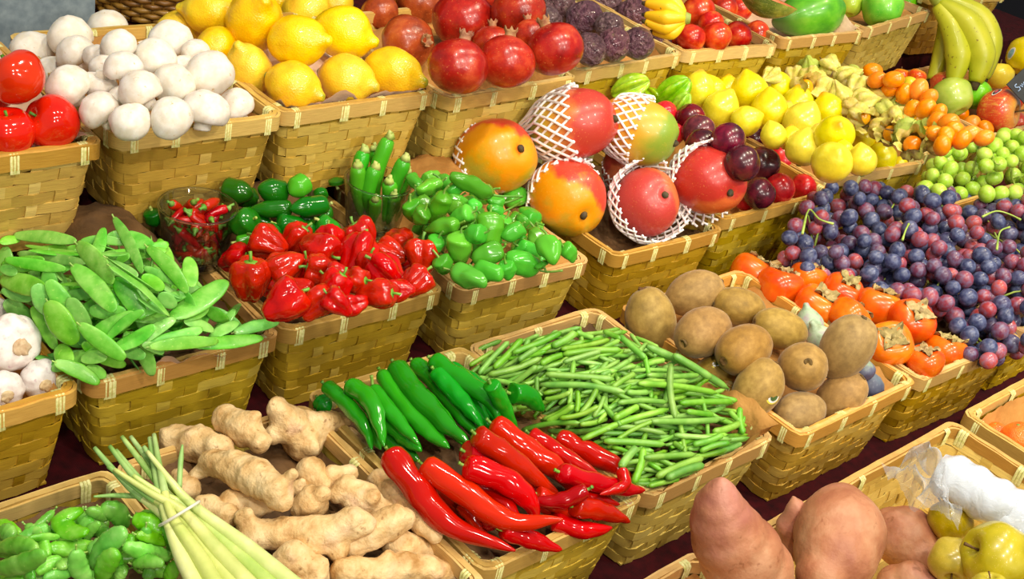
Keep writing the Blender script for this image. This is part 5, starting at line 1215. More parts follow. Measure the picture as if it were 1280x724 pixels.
for path, r, lab in (
    ([(400, 450), (460, 500), (530, 560)], 30, 'red chilli hidden under the pile, ginger side'), ([(600, 430), (700, 490), (760, 540)], 30, 'red chilli hidden under the middle of the pile'), ([(750, 380), (840, 440), (920, 490)], 26, 'red chilli buried below the dark ones by the beans'), ([(560, 520), (600, 560), (700, 600)], 28, 'red chilli buried behind the front tips'),
    ([(750, 305), (830, 340), (930, 390), (972, 432)], 32, 'dark red chilli lying next to the bean basket'), ([(672, 292), (760, 350), (900, 432)], 28, 'dark red chilli with bent shoulder, second from the beans'), ([(480, 345), (530, 362), (600, 420)], 34, 'red chilli with a round end, half covered by a darker one'), ([(780, 440), (850, 470), (905, 500)], 24, 'red chilli tip under the crossing ones by the rim'), ([(500, 455), (590, 495), (650, 570)], 28, 'red chilli crossed by the curved dark one'),
    ([(555, 258), (660, 335), (760, 405), (815, 478)], 36, 'long bright red chilli, uppermost and third from the beans'), ([(510, 292), (620, 370), (760, 475)], 34, 'thick bright red chilli right behind the dark curved one'.replace('right ', '')), ([(760, 405), (850, 432), (960, 455), (1015, 462)], 28, 'red chilli with its tip over the bean rim'), ([(690, 470), (760, 505), (815, 550)], 26, 'red chilli pointing down between crossing ones'), ([(470, 495), (510, 550), (545, 605)], 26, 'dark red chilli pointing down beside the longest one'), ([(548, 540), (562, 580)], 22, 'short red chilli tip below the curved dark ones'),
    ([(820, 482), (870, 488), (940, 502)], 22, 'small red chilli pointing at the beans, over the rim'), ([(740, 550), (830, 578), (918, 572)], 27, 'red chilli lying level over the front rim'), ([(800, 508), (880, 520), (972, 553)], 30, 'red chilli poking furthest over the front rim'), ([(588, 578), (680, 608), (768, 638)], 27, 'red chilli lowest at the rim with a straight tip'), ([(945, 400), (952, 445), (880, 472)], 18, 'hooked red chilli bent back beside the beans'), ([(845, 457), (760, 492), (660, 490)], 24, 'red chilli lying crosswise with an upturned tip'),
    ([(475, 385), (590, 425), (665, 485), (695, 550)], 38, 'curved dark red chilli with a green stem cap, on top'), ([(352, 382), (480, 468), (610, 552), (770, 545)], 38, 'long dark red chilli with green stem and upturned tip'), ([(252, 345), (325, 440), (430, 560), (628, 638)], 42, 'longest red chilli with a blunt end beside the ginger')):
    chil(path, r, M_RCHI, zr, .4198, 'red_chilli', lab)
# ------------------------------------------------------------------ green beans
def mk_bean_mat():
    t = NT('green_bean_skin'); c = t.ramp(t.noise(40., 3.), [(.3, '#58982a'), (.5, '#76b03a'), (.75, '#9ccc5a')]); c = t.vary(c, .012, .16, .08); return t.done(c, .4, .06, 0)
M_BEAN = mk_bean_mat()
pl = Pile('bean'); q = random.Random(71)
poly = [(582, 466), (612, 444), (680, 412), (765, 404), (805, 425), (910, 480), (932, 515), (938, 548), (905, 572), (835, 606), (800, 612), (745, 560), (690, 530), (640, 515), (605, 488)]
def inside(p, pg):
    x, y = p; c = False; j = len(pg) - 1
    for i in range(len(pg)):
        (xi, yi), (xj, yj) = pg[i], pg[j]
        if (yi > y) != (yj > y) and x < (xj - xi) * (y - yi) / (yj - yi) + xi: c = not c
        j = i
    return c
def bean(a, b, r, lab=None):
    L = math.dist(a, b); nx, ny = -(b[1] - a[1]) / L, (b[0] - a[0]) / L; bw = q.uniform(-.06, .06) * L; k = q.uniform(0, 6)
    o = pod(pl, [a, ((a[0] + b[0]) / 2 + nx * bw, (a[1] + b[1]) / 2 + ny * bw), b], r, M_BEAN, 'green_bean', lab or 'thin green bean among the many in the bean heap', 'green bean', 'thin green beans', lambda f: min(1., .55 + f * 6, max(.12, (1 - f) / .1) ** .7 if f > .9 else 1), 1, None, lambda t, f: 1 + .05 * math.sin(f * 34 + k), 7, 9, .35, .3)
    return o
cnt = 0
while cnt < 240:
    x, y = q.uniform(580, 940), q.uniform(400, 605)
    if not inside((x, y), poly): continue
    f = (x - 600) / 320; a = math.radians(q.gauss(42 - 45 * min(1, max(0, f * 1.3)), 22)) if q.random() < .8 else q.uniform(0, PI); L = q.uniform(27, 54); dx, dy = math.cos(a) * L, -math.sin(a) * L * .8
    A, B = (x - dx, y - dy), (x + dx, y + dy)
    for _ in range(6):
        if not inside(A, poly): A = ((A[0] + x) / 2, (A[1] + y) / 2)
        if not inside(B, poly): B = ((B[0] + x) / 2, (B[1] + y) / 2)
    if math.dist(A, B) < 22: continue
    bean(A, B, q.uniform(2.8, 3.7)); cnt += 1
zb = lambda x, y: (540 + x * .2347, 380 + y * .2347)
zb7 = lambda x, y: (560 + x * .4145, 390 + y * .4145)
for x0, y0, x1, y1, r in ((180, 285, 370, 195, 15), (200, 330, 330, 250, 15), (250, 372, 410, 200, 18), (330, 340, 480, 185, 22), (430, 260, 690, 152, 20), (460, 300, 560, 235, 17), (300, 378, 585, 285, 20), (640, 225, 765, 150, 24), (770, 150, 860, 180, 16), (580, 320, 700, 270, 20), (690, 240, 950, 190, 18), (700, 268, 1010, 245, 20), (700, 310, 900, 250, 16), (915, 145, 1010, 190, 18), (430, 430, 560, 330, 18), (610, 350, 770, 345, 13), (840, 370, 1000, 300, 15), (900, 380, 1050, 300, 17), (560, 390, 560, 470, 14), (600, 510, 740, 470, 15), (775, 465, 770, 580, 17), (790, 590, 880, 450, 18), (860, 600, 920, 490, 15), (960, 445, 1080, 370, 18), (1040, 470, 1150, 470, 18), (610, 625, 755, 540, 18), (680, 610, 890, 545, 15), (970, 612, 1100, 545, 22), (1060, 355, 1270, 355, 14), (1080, 395, 1265, 380, 14), (1100, 422, 1260, 415, 15), (1120, 330, 1240, 300, 17), (990, 527, 1250, 525, 17), (480, 672, 790, 635, 17), (790, 642, 935, 608, 17), (620, 677, 950, 665, 18), (800, 722, 1260, 560, 20)):
    bean(zb(x0, y0), zb(x1, y1), r * .21)
for x0, y0, x1, y1, r in ((575, 215, 812, 245, 10), (600, 190, 760, 190, 9), (615, 330, 822, 325, 10), (470, 390, 655, 400, 11), (590, 440, 745, 430, 10), (630, 497, 770, 440, 12), (660, 502, 772, 462, 13), (700, 275, 860, 270, 10), (800, 362, 880, 335, 11), (520, 470, 570, 408, 13), (740, 400, 830, 370, 10), (850, 300, 880, 330, 9), (680, 395, 710, 415, 9), (760, 420, 850, 395, 10), (720, 300, 800, 310, 9)):
    bean(zb7(x0, y0), zb7(x1, y1), r * .4145)
for x0, y0, x1, y1, r, lab in ((230, 390, 590, 487, 15, 'long green bean at the heap edge over the lone green pod'), (605, 375, 970, 402, 18, 'pale straight green bean, upper of two level ones mid heap'), (580, 430, 1028, 470, 18, 'pale straight green bean, lower of two level ones mid heap'), (1000, 170, 1137, 290, 18, 'green bean sloping down at the heap back beside the kiwifruit')):
    bean(zb(x0, y0), zb(x1, y1), r * .2347, lab)
for x0, y0, x1, y1, r, lab in ((600, 103, 846, 232, 12, 'long green bean leaning toward the kiwifruit, longer of two parallel'), (680, 130, 795, 200, 12, 'short green bean leaning toward the kiwifruit beside the long one'), (672, 160, 685, 320, 11, 'green bean lying straight up and down across the heap'), (560, 517, 590, 410, 12, 'green bean standing upright at the front paper edge'), (880, 290, 890, 368, 10, 'green bean at the paper corner by the kiwi basket')):
    bean(zb7(x0, y0), zb7(x1, y1), r * .4145, lab)

# ------------------------------------------------------------------ kiwifruit, figs, persimmons
def mk_kiwi():
    t = NT('kiwi_skin'); c = t.ramp(t.noise(3., 4., .6), [(.3, '#8a6a30'), (.5, '#a07c3a'), (.75, '#b8944e')]); c = t.mix(t.mapr(t.noise(55., 2.), .6, .8, 0, .3), c, '#6a4c20'); c = t.vary(c, .012, .1, .08)
    t.bump(t.noise(70., 2.), .2, .003); t.b.inputs['Sheen Weight'].default_value = .2; t.b.inputs['Sheen Roughness'].default_value = .4; return t.done(c, .62, 0, 0)
M_KIWI = mk_kiwi(); _mb = MB(); _mb.lathe(curve_prof([(0, -1.2), (.12, -1.22), (.42, -1.1), (.8, -.72), (1, -.05), (.92, .55), (.6, 1.02), (.24, 1.2), (.12, 1.16), (0, 1.14)], 34), 28); lumpy(_mb, .05, .8, 3.); KIWI = _mb.build('kiwifruit', M_KIWI)
M_KEND = skin('kiwi_stem_end', [(.3, '#4a3414'), (.7, '#7a5a28')], 6., .8)
_mb = MB(); _mb.lathe([(0, 1.12), (.14, 1.12), (.19, 1.2), (.15, 1.25), (.06, 1.2), (0, 1.18)], 14); lumpy(_mb, .1, 5.); KEND = _mb.build('stem_end', M_KEND)
M_STY = skin('yellow_sticker', [(.3, '#e8d820'), (.7, '#f4ec60')], 3., .4); M_STG = skin('dark_green_sticker', [(.3, '#2c4a20'), (.7, '#4a6a30')], 3., .4)
zk = lambda x, y: (760 + x * .4145, 320 + y * .4145)
pl = Pile('kiwi')
def mk_fig(): 
    t = NT('fig_skin'); s_ = t.axis(2); c = t.ramp(t.math('ADD', t.mapr(s_, -1, 1.2), t.math('MULTIPLY', t.math('SUBTRACT', t.noise(2.), .5), .6)), [(.2, '#4a4a66'), (.5, '#6a7484'), (.8, '#a8b894')]); c = t.vary(c, .03, .1, .2); return t.done(c, .5, .05)
M_FIG = mk_fig(); M_FIGG = skin('pale_fig_skin', [(.3, '#8a9a7a'), (.5, '#a8bc9c'), (.72, '#a890a0')], 1.6, .5)
_p = curve_prof([(0, -.85), (.5, -.8), (.95, -.3), (.95, .2), (.6, .75), (.28, 1.1), (.15, 1.4), (0, 1.42)], 30)
FIG, FIGG = [], []
for m, l_ in ((M_FIG, FIG), (M_FIGG, FIGG)): mb = MB(); mb.lathe(_p, 30, lambda a, r, zz: (r * (1 + .015 * math.cos(16 * a)), zz)); l_.append(mb.build('fig', m))
for (x, y, r, a, tl, g, lab) in ((605, 205, 46, 100, 10, 1, 'pale green and purple fig behind the kiwifruit'), (640, 250, 44, 120, 10, 1, 'pale grey green fig beside the tall upright kiwifruit'), (780, 395, 52, 60, -50, 0, 'dark blue fig in the empty basket corner'), (770, 345, 36, 100, 0, 0, 'grey blue fig half hidden under the upright kiwifruit')):
    p, R_ = sph(pl, *zk(x, y), r * .4145); fruit('fig', lab, 'fig', (FIGG if g else FIG)[0], p, R_, ax(a, tl), x, group='figs among the kiwifruit')
for (x, y, r, a, tl, lab) in ((258, 113, 66, 20, 5, 'kiwifruit at the back of the basket, touching the largest upright one'), (325, 350, 54, 20, 10, 'kiwifruit low behind the beans with a small sticker'), (130, 200, 76, 105, 10, 'large upright kiwifruit standing beside the green beans'), (395, 155, 60, 170, 10, 'kiwifruit lying level at the back near the persimmons'), (290, 228, 74, 205, 40, 'kiwifruit with its end facing the beans, in the second row'), (520, 222, 62, 165, 10, 'kiwifruit lying level in front of the pale figs'),
                           (718, 278, 78, 62, 20, 'tall olive kiwifruit standing beside the persimmons'), (412, 282, 74, 203, 38, 'kiwifruit on top in the middle with its stem end out'), (450, 405, 72, 60, 5, 'kiwifruit with a yellow ringed sticker at the rim'), (700, 425, 64, 45, 15, 'kiwifruit low under the tall olive one, half in shade'), (586, 336, 74, 100, 78, 'kiwifruit with its stem end facing straight out, on top'), (580, 472, 64, 192, 30, 'kiwifruit lying on the front rim with stem end out')):
    p, R_ = sph(pl, *zk(x, y), r * .4145, sink=.3)
    o = fruit('kiwifruit', lab, 'kiwi', KIWI, p, R_, ax(a, tl), x, (1, 1, 1.14 if tl < 60 else 1), group='brown kiwifruit', parts=(('stem_end', KEND),))
    if 'sticker' in lab: sticker(o, zdir(o, ax(-25 if 'yellow' in lab else 95, 55)), .27, .37, ((M_STY, 1.), (M_STICK, .78), (M_STG, .5)), 1.2, 1.2)
M_PERS = skin('persimmon_skin', [(.3, '#d84c06'), (.55, '#e46a0a'), (.8, '#ee8a18')], 1.1, .24, .12, 0, hue=.008, val=.06, sat=0., sss=0)
M_CALX = skin('dried_calyx', [(.3, '#7a6a3c'), (.55, '#a8925c'), (.8, '#cdb888')], 3., .75, 0, .4, 10.)
_mb = MB(); _mb.lathe(curve_prof([(0, -.8), (.35, -.82), (.8, -.6), (1, -.05), (.95, .42), (.65, .7), (.25, .68), (0, .62)], 30), 40, lambda a, r, zz: (r * (1 + .045 * math.cos(4 * a)), zz)); lumpy(_mb, .04, .8, 3.); PERS = _mb.build('persimmon', M_PERS)
PCAL = [star_calyx(4, .7, .27, .06, M_CALX, zig=.09, th=.05, seed=i) for i in range(3)]
PSTEM = stem_mesh([(0, 0, .5), (0, 0, .72)], [.14, .1], M_CALX)
zp_ = lambda x, y: (880 + x * .359, 300 + y * .359)
pl = Pile('persimmon')
for (x, y, r, a, tl, lab) in ((165, 120, 76, 55, 5, 'deep orange persimmon at the heap back, first beside the kiwifruit'), (362, 135, 62, 70, 10, 'persimmon peeking between two others under the grapes'), (265, 165, 78, 75, 8, 'persimmon with a wide dry crown, second from the kiwi side'), (482, 185, 70, 65, 35, 'persimmon with its big grey brown crown facing out, under the grapes'), (392, 235, 80, 62, 30, 'persimmon with a dark scratch, beside the pale fig'), (700, 440, 48, 90, 0, 'shaded persimmon low behind the rim'), (605, 235, 76, 72, 10, 'light orange persimmon in the middle of the heap'), (505, 272, 70, 42, -5, 'red orange persimmon tilted with its crown to the side'),
                           (720, 285, 78, 65, 45, 'persimmon with broad pale crown below the dark grapes'), (645, 365, 78, 95, 60, 'persimmon with its crown facing straight out, above the rim'), (840, 395, 72, 75, 15, 'persimmon at the rim corner under the dark grapes'), (768, 425, 62, 92, 25, 'small persimmon on the rim beside the corner one')):
    p, R_ = sph(pl, *zp_(x, y), r * .359, sink=.3)
    fruit('persimmon', lab, 'persimmon', PERS, p, R_ * 1.04, ax(a, tl), x, group='orange persimmons', parts=(('calyx', PCAL[x % 3], Matrix.Translation((0, 0, .72))), ('stem', PSTEM, Matrix.Translation((0, 0, .16)))))

# ------------------------------------------------------------------ grapes
def mk_grape(name, stops, bloom, bw, sss):
    t = NT(name); c = t.ramp(t.rand(), stops); c = t.mix(t.mapr(t.noise(1.7, 3.), .38, .7, 0, bw), c, bloom); f = t.mapr(t.noise(2.4), .3, .7, .22, .5); return t.done(c, f, .12, sss)
M_GRD = mk_grape('dark_grape_skin', [(0., '#2a3156'), (.38, '#343a62'), (.55, '#4c3050'), (.7, '#7a2e46'), (.85, '#a03238'), (1., '#bc4840')], '#7c86a8', .6, 0)
M_GRG = mk_grape('green_grape_skin', [(0., '#9ccc24'), (.5, '#b2dc38'), (1., '#c8e656')], '#d4ec8c', .45, .12)
M_GST = skin('grape_stem', [(.3, '#88a838'), (.7, '#b4c860')], 60., .55)
_mb = MB(); _mb.lathe(sph_prof(12, 1, 1.12), 18); GRD = _mb.build('grape', M_GRD); _mb = MB(); _mb.lathe(sph_prof(12, 1, 1.12), 18); GRG = _mb.build('grape', M_GRG)
def grape_heap(pile, poly_, r0, r1, y0, y1, seeds, me, labels, group, nlay, name, stems):
    q = random.Random(len(poly_) * 7 + int(r0 * 10)); berries = []
    def rad(y): return r0 + (r1 - r0) * min(1, max(0, (y - y0) / (y1 - y0)))
    for lay, (sp, keep) in enumerate(nlay):
        pts = []; tries = 0
        xs = [p[0] for p in poly_]; ys = [p[1] for p in poly_]
        while tries < 6000:
            tries += 1; x, y = q.uniform(min(xs), max(xs)), q.uniform(min(ys), max(ys))
            if not inside((x, y), poly_): continue
            if all(math.hypot(x - a, (y - b) * 1.15) > sp * rad(y) for a, b in pts): pts.append((x, y))
        pts = [p for p in pts if q.random() < keep]; pts.sort(key=lambda p: p[1])
        for (x, y) in pts:
            r = rad(y) * q.uniform(.86, 1.1); p, R_ = sph(pile, x, y, r, sink=.25); berries.append((x, y, p, R_))
    groups = [[] for _ in seeds]
    for b in berries:
        k = min(range(len(seeds)), key=lambda i: math.hypot(b[0] - seeds[i][0], b[1] - seeds[i][1])); groups[k].append(b)
    for gi, (g, lab) in enumerate(zip(groups, labels)):
        c = sum((b[2] for b in g), Vector()) / len(g) - N * .02; root = thing('grape_bunch', lab, 'grapes', None, Matrix.Translation(c), group)
        g = g[-100:]
        for b in g:
            part('grape', me, root, Matrix.Translation(-c) @ frame(b[2], Vector((q.gauss(0, 1), q.gauss(0, 1), q.gauss(0, 1))), 0, b[3]))
        # stalk inside the bunch with short side stems
        ends = [b[2] for b in g[::9]]; mb = MB()
        for e in ends: mb.tube([Vector((0, 0, 0)), (e - c) * .55 + N * .004, (e - c) * .92], [.0016, .0013, .001], 5)
        part('stem', mb.build('stem', M_GST), root)
        for st in stems:
            if st[0] == gi:
                P3 = [at_t(x, y, tplane(x, y, pile.n + st[1])) for (x, y) in st[2]]; cv = curve3(P3, 12); mb = MB(); mb.tube([p - c for p in cv], [.0012 if 2 < i < 11 else .0017 for i in range(13)], 7); part('stem', mb.build('stem', M_GST), root)
dark = [(975, 345), (985, 300), (1003, 262), (1030, 235), (1075, 232), (1130, 240), (1165, 236), (1220, 245), (1290, 250), (1290, 445), (1262, 440), (1240, 452), (1215, 448), (1200, 425), (1188, 402), (1150, 392), (1120, 372), (1060, 352), (1010, 342)]
class Multi:                                           # one heap over several baskets
    def __init__(s, keys):
        s.p = [Pile(k) for k in keys]; s.n = s.p[0].n; s.buf = np.minimum.reduce([x.buf for x in s.p])
    _disc = Pile._disc; put = Pile.put
pm = Multi(['persimmon', 'grape', 'greengrape'])
seeds = [(1030, 300), (1105, 285), (1095, 340), (1180, 300), (1170, 370), (1250, 290), (1240, 360), (1240, 420)]
dl = ['bluish grape bunch beside the plum basket, green stem on top', 'dark grape bunch in front of the sweet lemon basket', 'dusky blue grape bunch touching the persimmons', 'dark grape bunch below the green grapes', 'dark blue grape bunch over the light orange persimmon', 'reddish grape bunch with a curved green stem at the stall end', 'red purple grape bunch in the middle of the stall end', 'dark grape bunch hanging lowest over the basket rim']
grape_heap(pm, dark, 9.4, 11.4, 240, 440, seeds, GRD, dl, 'dark grape bunches', ((1.5, 1.), (1.6, .9), (1.7, .6)), 'dark', [(0, .085, [(1003, 292), (1011, 262), (1024, 274), (1042, 280)]), (5, .07, [(1228, 271), (1245, 264), (1262, 268), (1276, 275)]), (5, .07, [(1246, 312), (1250, 290), (1262, 284)]), (1, .07, [(1128, 300), (1132, 288), (1136, 280)])])
green = [(1148, 240), (1165, 215), (1172, 185), (1190, 178), (1205, 172), (1240, 168), (1290, 168), (1290, 258), (1240, 250), (1180, 240)]
grape_heap(Multi(['greengrape', 'grape']), green, 8.6, 10., 170, 250, [(1180, 225), (1225, 205), (1268, 210)], GRG, ['green grape bunch beside the yellow sweet lemon basket', 'green grape bunch in front of the kumquats', 'green grape bunch at the stall end under the apples'], 'green grape bunches', ((1.75, 1.), (1.65, .85)), 'green', [(1, .06, [(1240, 190), (1246, 205), (1262, 200)])])
# ------------------------------------------------------------------ front row: sweet potatoes, quinces, bags, tangerines
def mk_sp():
    t = NT('sweet_potato_skin'); c = t.ramp(t.noise(22., 4., .6), [(.28, '#94523a'), (.5, '#b27652'), (.72, '#c69670')]); c = t.mix(t.mapr(t.noise(12., 3.), .52, .75, 0, .5), c, '#d08a8a')
    c = t.mix(t.mapr(t.noise(70., 4., dist=1.), .62, .72, 0, .8), c, '#8a5434'); c = t.mix(t.mapr(t.noise(16., 4., dist=.6), .5, .72, 0, .55), c, '#a0603c'); t.bump(t.math('ADD', t.noise(40., 4., dist=.8), t.noise(140., 3.)), .3, .003); return t.done(c, .55, 0, 0)
M_SP = mk_sp()
zs = lambda x, y: (800 + x * .375, 500 + y * .375)
class Multi4(Multi): pass
pl = Pile('quince')
for chain, lab, extra in (
    ([(520, 360, 34), (500, 420, 50), (505, 480, 60)], 'dark sweet potato wedged behind the two biggest ones', ((510, 322, 8, 0),)), ([(840, 420, 66), (885, 460, 108), (925, 520, 80), (960, 560, 40)], 'pinkish sweet potato leaning on the biggest one, beside the quinces', ()),
    ([(1030, 605, 50), (980, 640, 60)], 'small sweet potato end at the lower edge beside the quinces', ()),
    ([(274, 272, 16), (270, 294, 38), (266, 325, 66), (264, 362, 90), (272, 408, 112), (296, 460, 130), (335, 515, 142), (385, 570, 130), (430, 620, 92)], 'pointed sweet potato standing upright beside the bean basket', ()),
    ([(702, 302, 22), (690, 325, 48), (672, 360, 86), (664, 405, 124), (665, 445, 154), (652, 510, 142), (610, 580, 92)], 'biggest round sweet potato with a small root tip', ((712, 288, 8, 0),)), ([(850, 610, 62), (910, 600, 66), (960, 620, 50)], 'pale sweet potato in front of the pinkish one, cut off below', ())):
    blob(pl, chain, 'sweet_potato', lab, 'sweet potato', M_SP, 'sweet potatoes', .375, zs, voxel=.0032, extra=extra, rough=.05, nsc=26., sink=.45)
for (x, y, r, a, tl, lab) in ((1035, 400, 74, 110, -20, 'lumpy yellow quince half under the plastic film'), (1040, 535, 78, 250, 40, 'yellow quince beside the pinkish sweet potato'), (1195, 525, 118, 160, 10, 'largest yellow quince under the plastic bag roll'), (1165, 640, 66, 90, 10, 'yellow quince cut off at the lower edge')):
    p, R_ = sph(pl, *zs(x, y), r * .375); fruit('quince', lab, 'quince', QUINCE, p, R_, ax(a, tl), x, group='yellow quinces', parts=(('stem', APPLE_STEM),))
# roll of thin plastic bags
def mk_film(name, alpha, rough):
    t = NT(name); tr = t.n('ShaderNodeBsdfTransparent'); t.done('#d6dee8', rough, .3); mx = t.n('ShaderNodeMixShader'); lw = t.n('ShaderNodeLayerWeight'); lw.inputs['Blend'].default_value = .45
    t.l(t.mapr(lw.outputs['Facing'], 0, 1, alpha, min(1, alpha + .6)), mx.inputs[0]); t.l(tr.outputs[0], mx.inputs[1]); t.l(t.b.outputs[0], mx.inputs[2]); t.l(mx.outputs[0], t.t.nodes['Material Output'].inputs['Surface']); t.bump(t.noise(70., 3., dist=1.5), .4, .003); return t.m
M_FILM = mk_film('thin_plastic_film', .16, .2); M_ROLL = mk_film('plastic_roll', .85, .25)
A_, B_ = at_t(*zs(990, 235), tplane(*zs(990, 235), R4 + .035)), at_t(*zs(1330, 420), tplane(*zs(1330, 420), R4 + .035)); BR = thing('plastic_bag_roll', 'white roll of thin plastic bags with loose film trailing over the quinces', 'plastic bags', None, Matrix.Translation(A_))
dr = (B_ - A_).normalized(); L_ = (B_ - A_).length; mb = MB(); K = 40; S_ = 40; g = []
sx = N.cross(dr).normalized(); sy = dr.cross(sx)
for i in range(K + 1):
    f = i / K; row = []
    for j in range(S_):
        a = 2 * PI * j / S_; r = .0245 * (1 if f > .12 else .72 + .28 * f / .12); p = sx * math.cos(a) * r + sy * math.sin(a) * r + dr * (L_ * f); p += (sx * math.cos(a) + sy * math.sin(a)) * (.0022 * fbm(p, 30., 3.) + .0012 * math.sin(a * 3 + f * 30)); row.append(p)
    g.append(row)
mb.grid(g, True); mb.add(g[0], [tuple(range(S_))]); mb.add(g[-1], [tuple(range(S_))]); part('roll', mb.build('roll', M_ROLL), BR)
def film(name, corners, seed, amp, n=(26, 22), lift=.05):
    """crumpled sheet over four pixel corners (top, far side, low, near side)"""
    mb = MB(); g = []; c = [at_t(*zs(x, y), tplane(*zs(x, y), R4 + h)) - A_ for (x, y, h) in corners]
    for i in range(n[0] + 1):
        row = []
        for j in range(n[1] + 1):
            u, v = i / n[0], j / n[1]; p = c[0].lerp(c[1], u).lerp(c[3].lerp(c[2], u), v)
            w = mnoise.noise_vector(p * 34 + Vector((seed, 0, 0))) * amp + mnoise.noise_vector(p * 90 + Vector((seed, 3, 0))) * amp * .5; w2 = abs(mnoise.noise(p * 60 + Vector((0, seed, 0)))) * amp * 1.4
            row.append(p + w + N * (w2 + lift * math.sin(PI * u) * math.sin(PI * v)))
        g.append(row)
    mb.grid(g); return part(name, mb.build(name, M_FILM), BR, None, 'clear crumpled film')
film('loose_film', [(790, 225, .03), (960, 215, .05), (1050, 400, .04), (860, 345, .02)], 3., .012)
film('loose_film', [(880, 240, .045), (990, 270, .06), (1055, 410, .062), (960, 380, .045)], 15., .014, lift=.01)
film('bag_end', [(1270, 330, .055), (1340, 380, .055), (1290, 500, .035), (1180, 425, .045)], 21., .004, lift=.004)
# tangerines
def mk_tang():
    t = NT('tangerine_peel'); c = t.ramp(t.noise(1.4), [(.3, '#ea5a08'), (.7, '#f8801c')]); v = t.n('ShaderNodeTexVoronoi'); v.inputs['Scale'].default_value = 18; t.l(t.vec(), v.inputs['Vector']); t.bump(v.outputs['Distance'], .3, .003); return t.done(c, .35, .15)
TANG = mk_cleft('tangerine', mk_tang(), 0., .88, 28, .05)
pl = Pile('tangerine')
for (x, y, r, lab) in ((1185, 110, 40, 'tangerine deep in the shadowed basket corner'), (1262, 130, 62, 'bright orange tangerine by the basket edge'), (1295, 225, 48, 'tangerine cut off at the stall end below the other')):
    p, R_ = sph(pl, *zs(x, y), r * .375); fruit('tangerine', lab, 'tangerine', TANG, p, R_, ax(100, 20), x, group='tangerines', parts=(('stem_button', BUTTON, Matrix.Translation((0, 0, .84)) @ Matrix.Diagonal((.8, .8, .6, 1))),))
# slate price sign
p0 = (1258, 105.5); ts_ = tplane(1262, 120, R2 + .06)
M_SLATE = skin('slate_black', [(.3, '#15171a'), (.7, '#24282a')], 60., .6); t = NT('chalk'); M_CHALK = t.done('#a8c4ee', .9)
e1 = (RIGHT * 26 - DOWN * 24).normalized(); e2 = (DOWN * 40 + RIGHT * 22).normalized(); e2 = (e2 - e1 * e2.dot(e1)).normalized(); en = e1.cross(e2); px = ts_ / FPX
SG = Matrix((e1, e2, en)).transposed().to_4x4(); SG.translation = at_t(*p0, ts_); s0 = thing('price_sign', 'black slate price sign with pale blue chalk script among the apples', 'sign', None, SG)
mb = MB(); mb.box((0, 0, -.0015), (92 * px, 41 * px, .0015)); part('slate', mb.build('slate', M_SLATE, False), s0)
mb = MB(); sgn = -1 if en.dot(FWD) > 0 else 1
def chalk(pts, r=.8): mb.tube([Vector((x * px, y * px, sgn * .0022)) for x, y in pts], r * px, 5)
chalk(curve3([(9, 7, 0), (5, 9, 0), (5, 12, 0), (9, 13, 0), (9, 16, 0), (4, 17, 0)], 12) and [(9, 8), (6, 8), (5, 10), (7, 12), (9, 13), (8, 16), (4, 16)]); chalk([(11, 12), (12, 16), (14, 12), (15, 16), (17, 12)]); chalk([(19, 14), (21, 14), (21, 12), (19, 12), (19, 15), (22, 16)]); chalk([(24, 14), (26, 14), (26, 12), (24, 12), (24, 15), (27, 16)]); chalk([(30, 6), (30, 16), (32, 16)]); chalk([(28, 10), (32, 10)])
chalk([(8, 24), (11, 22), (11, 28)]); chalk([(13, 25), (17, 24)]); chalk([(19, 22), (19, 28), (22, 28), (22, 22), (19, 22)]); chalk([(25, 22), (25, 28), (28, 28), (28, 22), (25, 22)])
part('chalk_writing', mb.build('chalk_writing', M_CHALK), s0)
# ------------------------------------------------------------------ behind the back row
def mk_grey():
    t = NT('grey_panel'); c = t.ramp(t.noise(90., 3.), [(.3, '#6e7c84'), (.7, '#8a979c')]); return t.done(c, .6)
mb = MB(); mb.box((-.6, -.012, -.058), (0, .0, .5)); 
pp = at_t(113, 30, tplane(113, 30, R1) * 1.10)
_pd = (pp - Vector(EYE)).dot(D)
thing('divider_panel', 'smooth blue grey divider panel standing behind the mushrooms', 'panel', mb.build('divider_panel', mk_grey(), False), frame(pp, N, 0, 1, hint=U))
# round rod wicker basket
M_ROD = bamboo('willow_rod', '#5a3010', '#8a5a1c', '#b08434', .45)
mb = MB(); q = random.Random(2); Rb = .125
for r in range(26):
    zz = -.19 + .19 * r / 25; K = 84; rr = Rb * (.8 + .2 * r / 25)
    mb.tube([((rr + .004 * math.cos(PI * k / 2 + r * PI)) * math.cos(2 * PI * k / K), (rr + .004 * math.cos(PI * k / 2 + r * PI)) * math.sin(2 * PI * k / K), zz) for k in range(K + 1)], .0043, 6)
for k in range(42):
    a = 2 * PI * k / 42; mb.tube([(Rb * (.78 + .22 * i / 6) * math.cos(a), Rb * (.78 + .22 * i / 6) * math.sin(a), -.195 + .198 * i / 6) for i in range(7)], .003, 5)
mb.lathe([(0, -.196), (Rb * .8, -.196), (Rb * .8, -.19), (0, -.19)], 32)
wb = mb.build('rod_wicker', M_ROD)
pp = P(192, 6, R1 - .1135) + N * .2
rw = thing('rod_basket', 'round dark willow basket standing behind the mushrooms', 'basket', None, frame(pp, N)); part('wicker_wall', wb, rw)
mb = MB(); mb.tube([(Rb * 1.02 * math.cos(2 * PI * k / 48), Rb * 1.02 * math.sin(2 * PI * k / 48), .002) for k in range(49)], .008, 8); part('rim', mb.build('rim', M_ROD), rw)
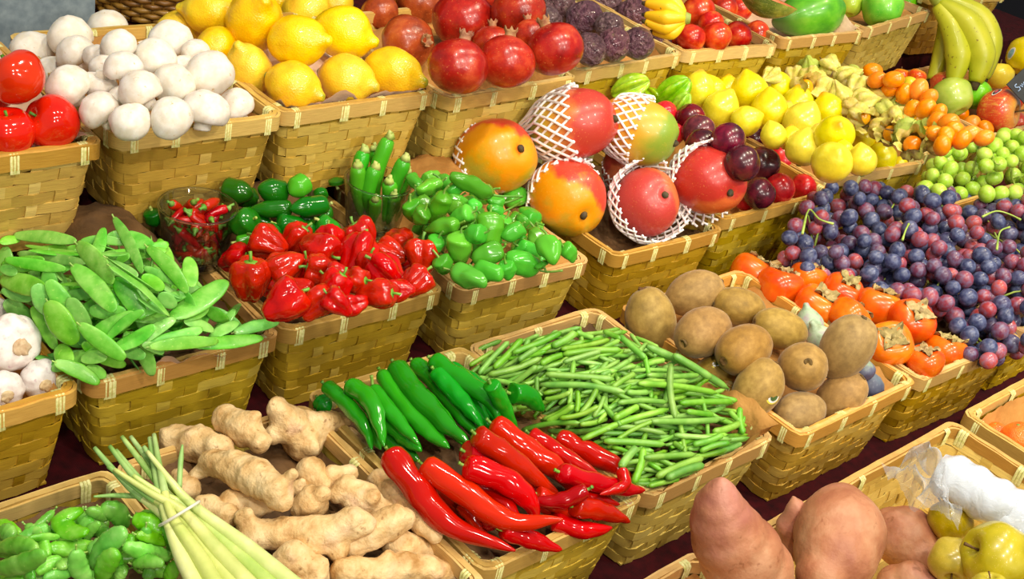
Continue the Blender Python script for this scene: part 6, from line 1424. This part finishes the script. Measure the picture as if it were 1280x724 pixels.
# ------------------------------------------------------------------ room and light
def room():
    t = NT('hall_floor'); c = t.ramp(t.noise(6., 4.), [(.3, '#3a3431'), (.7, '#4a433e')]); fm = t.done(c, .6)
    mb = MB(); mb.box((-4, -3, -.05), (7, 2.6, 0)); struct('floor', mb.build('floor', fm, False))
    t = NT('dark_hall_wall'); c = t.ramp(t.noise(4., 4.), [(.3, '#191216'), (.7, '#241a20')]); wm = t.done(c, .8)
    mb = MB(); mb.box((-4, 2.45, 0), (7, 2.55, 3.4)); struct('wall_back', mb.build('wall_back', wm, False))
room()
def area(name, loc, target, size, power, col=(1, .9, .75), sy=None):
    l = bpy.data.lights.new(name, 'AREA'); l.energy = power; l.color = col; l.size = size
    if sy: l.shape = 'RECTANGLE'; l.size_y = sy
    o = bpy.data.objects.new(name, l); COL.objects.link(o); o.location = loc
    o.rotation_euler = (Vector(target) - Vector(loc)).to_track_quat('-Z', 'Y').to_euler()
    return o
def spot(name, loc, target, power, col=(1, .9, .75), ang=75, rad=.05, blend=.6):
    l = bpy.data.lights.new(name, 'SPOT'); l.energy = power; l.color = col; l.spot_size = math.radians(ang); l.spot_blend = blend; l.shadow_soft_size = rad
    o = bpy.data.objects.new(name, l); COL.objects.link(o); o.location = loc
    o.rotation_euler = (Vector(target) - Vector(loc)).to_track_quat('-Z', 'Y').to_euler()
WH = (1, .92, .78)
for i, u in enumerate((-.05, .55, 1.15, 1.75)):        # lamp rail over the customers' side
    spot('stall_lamp', S(u, -.25, .62), S(u + .28, .62, -.72), 31, WH, 80, .05)
for i, u in enumerate((.3, .9, 1.5, 2.1)):            # lamp rail over the shelves
    spot('stall_lamp_high', S(u, .62, .75), S(u + .05, .85, -.6), 25 if u < 2 else 34, WH if u < 1.2 else (1, .86, .62) if u < 2 else (1, .8, .5), 100, .05)
for i, u in enumerate((-.3, .6, 1.5)):                 # unseen fill spots, added to brighten the basket fronts
    spot('front_fill', S(u, -1.1, .35), S(u + .45, .7, -.75), 34, (1, .93, .8), 60, .12)
w = bpy.data.worlds.new('world'); SC.world = w; w.use_nodes = True
w.node_tree.nodes['Background'].inputs[0].default_value = (.9, .95, 1., 1); w.node_tree.nodes['Background'].inputs[1].default_value = .26
SC.view_settings.view_transform = 'Standard'; SC.view_settings.look = 'None'; SC.view_settings.exposure = 0.; SC.view_settings.gamma = 1.
SC.view_settings.use_curve_mapping = False
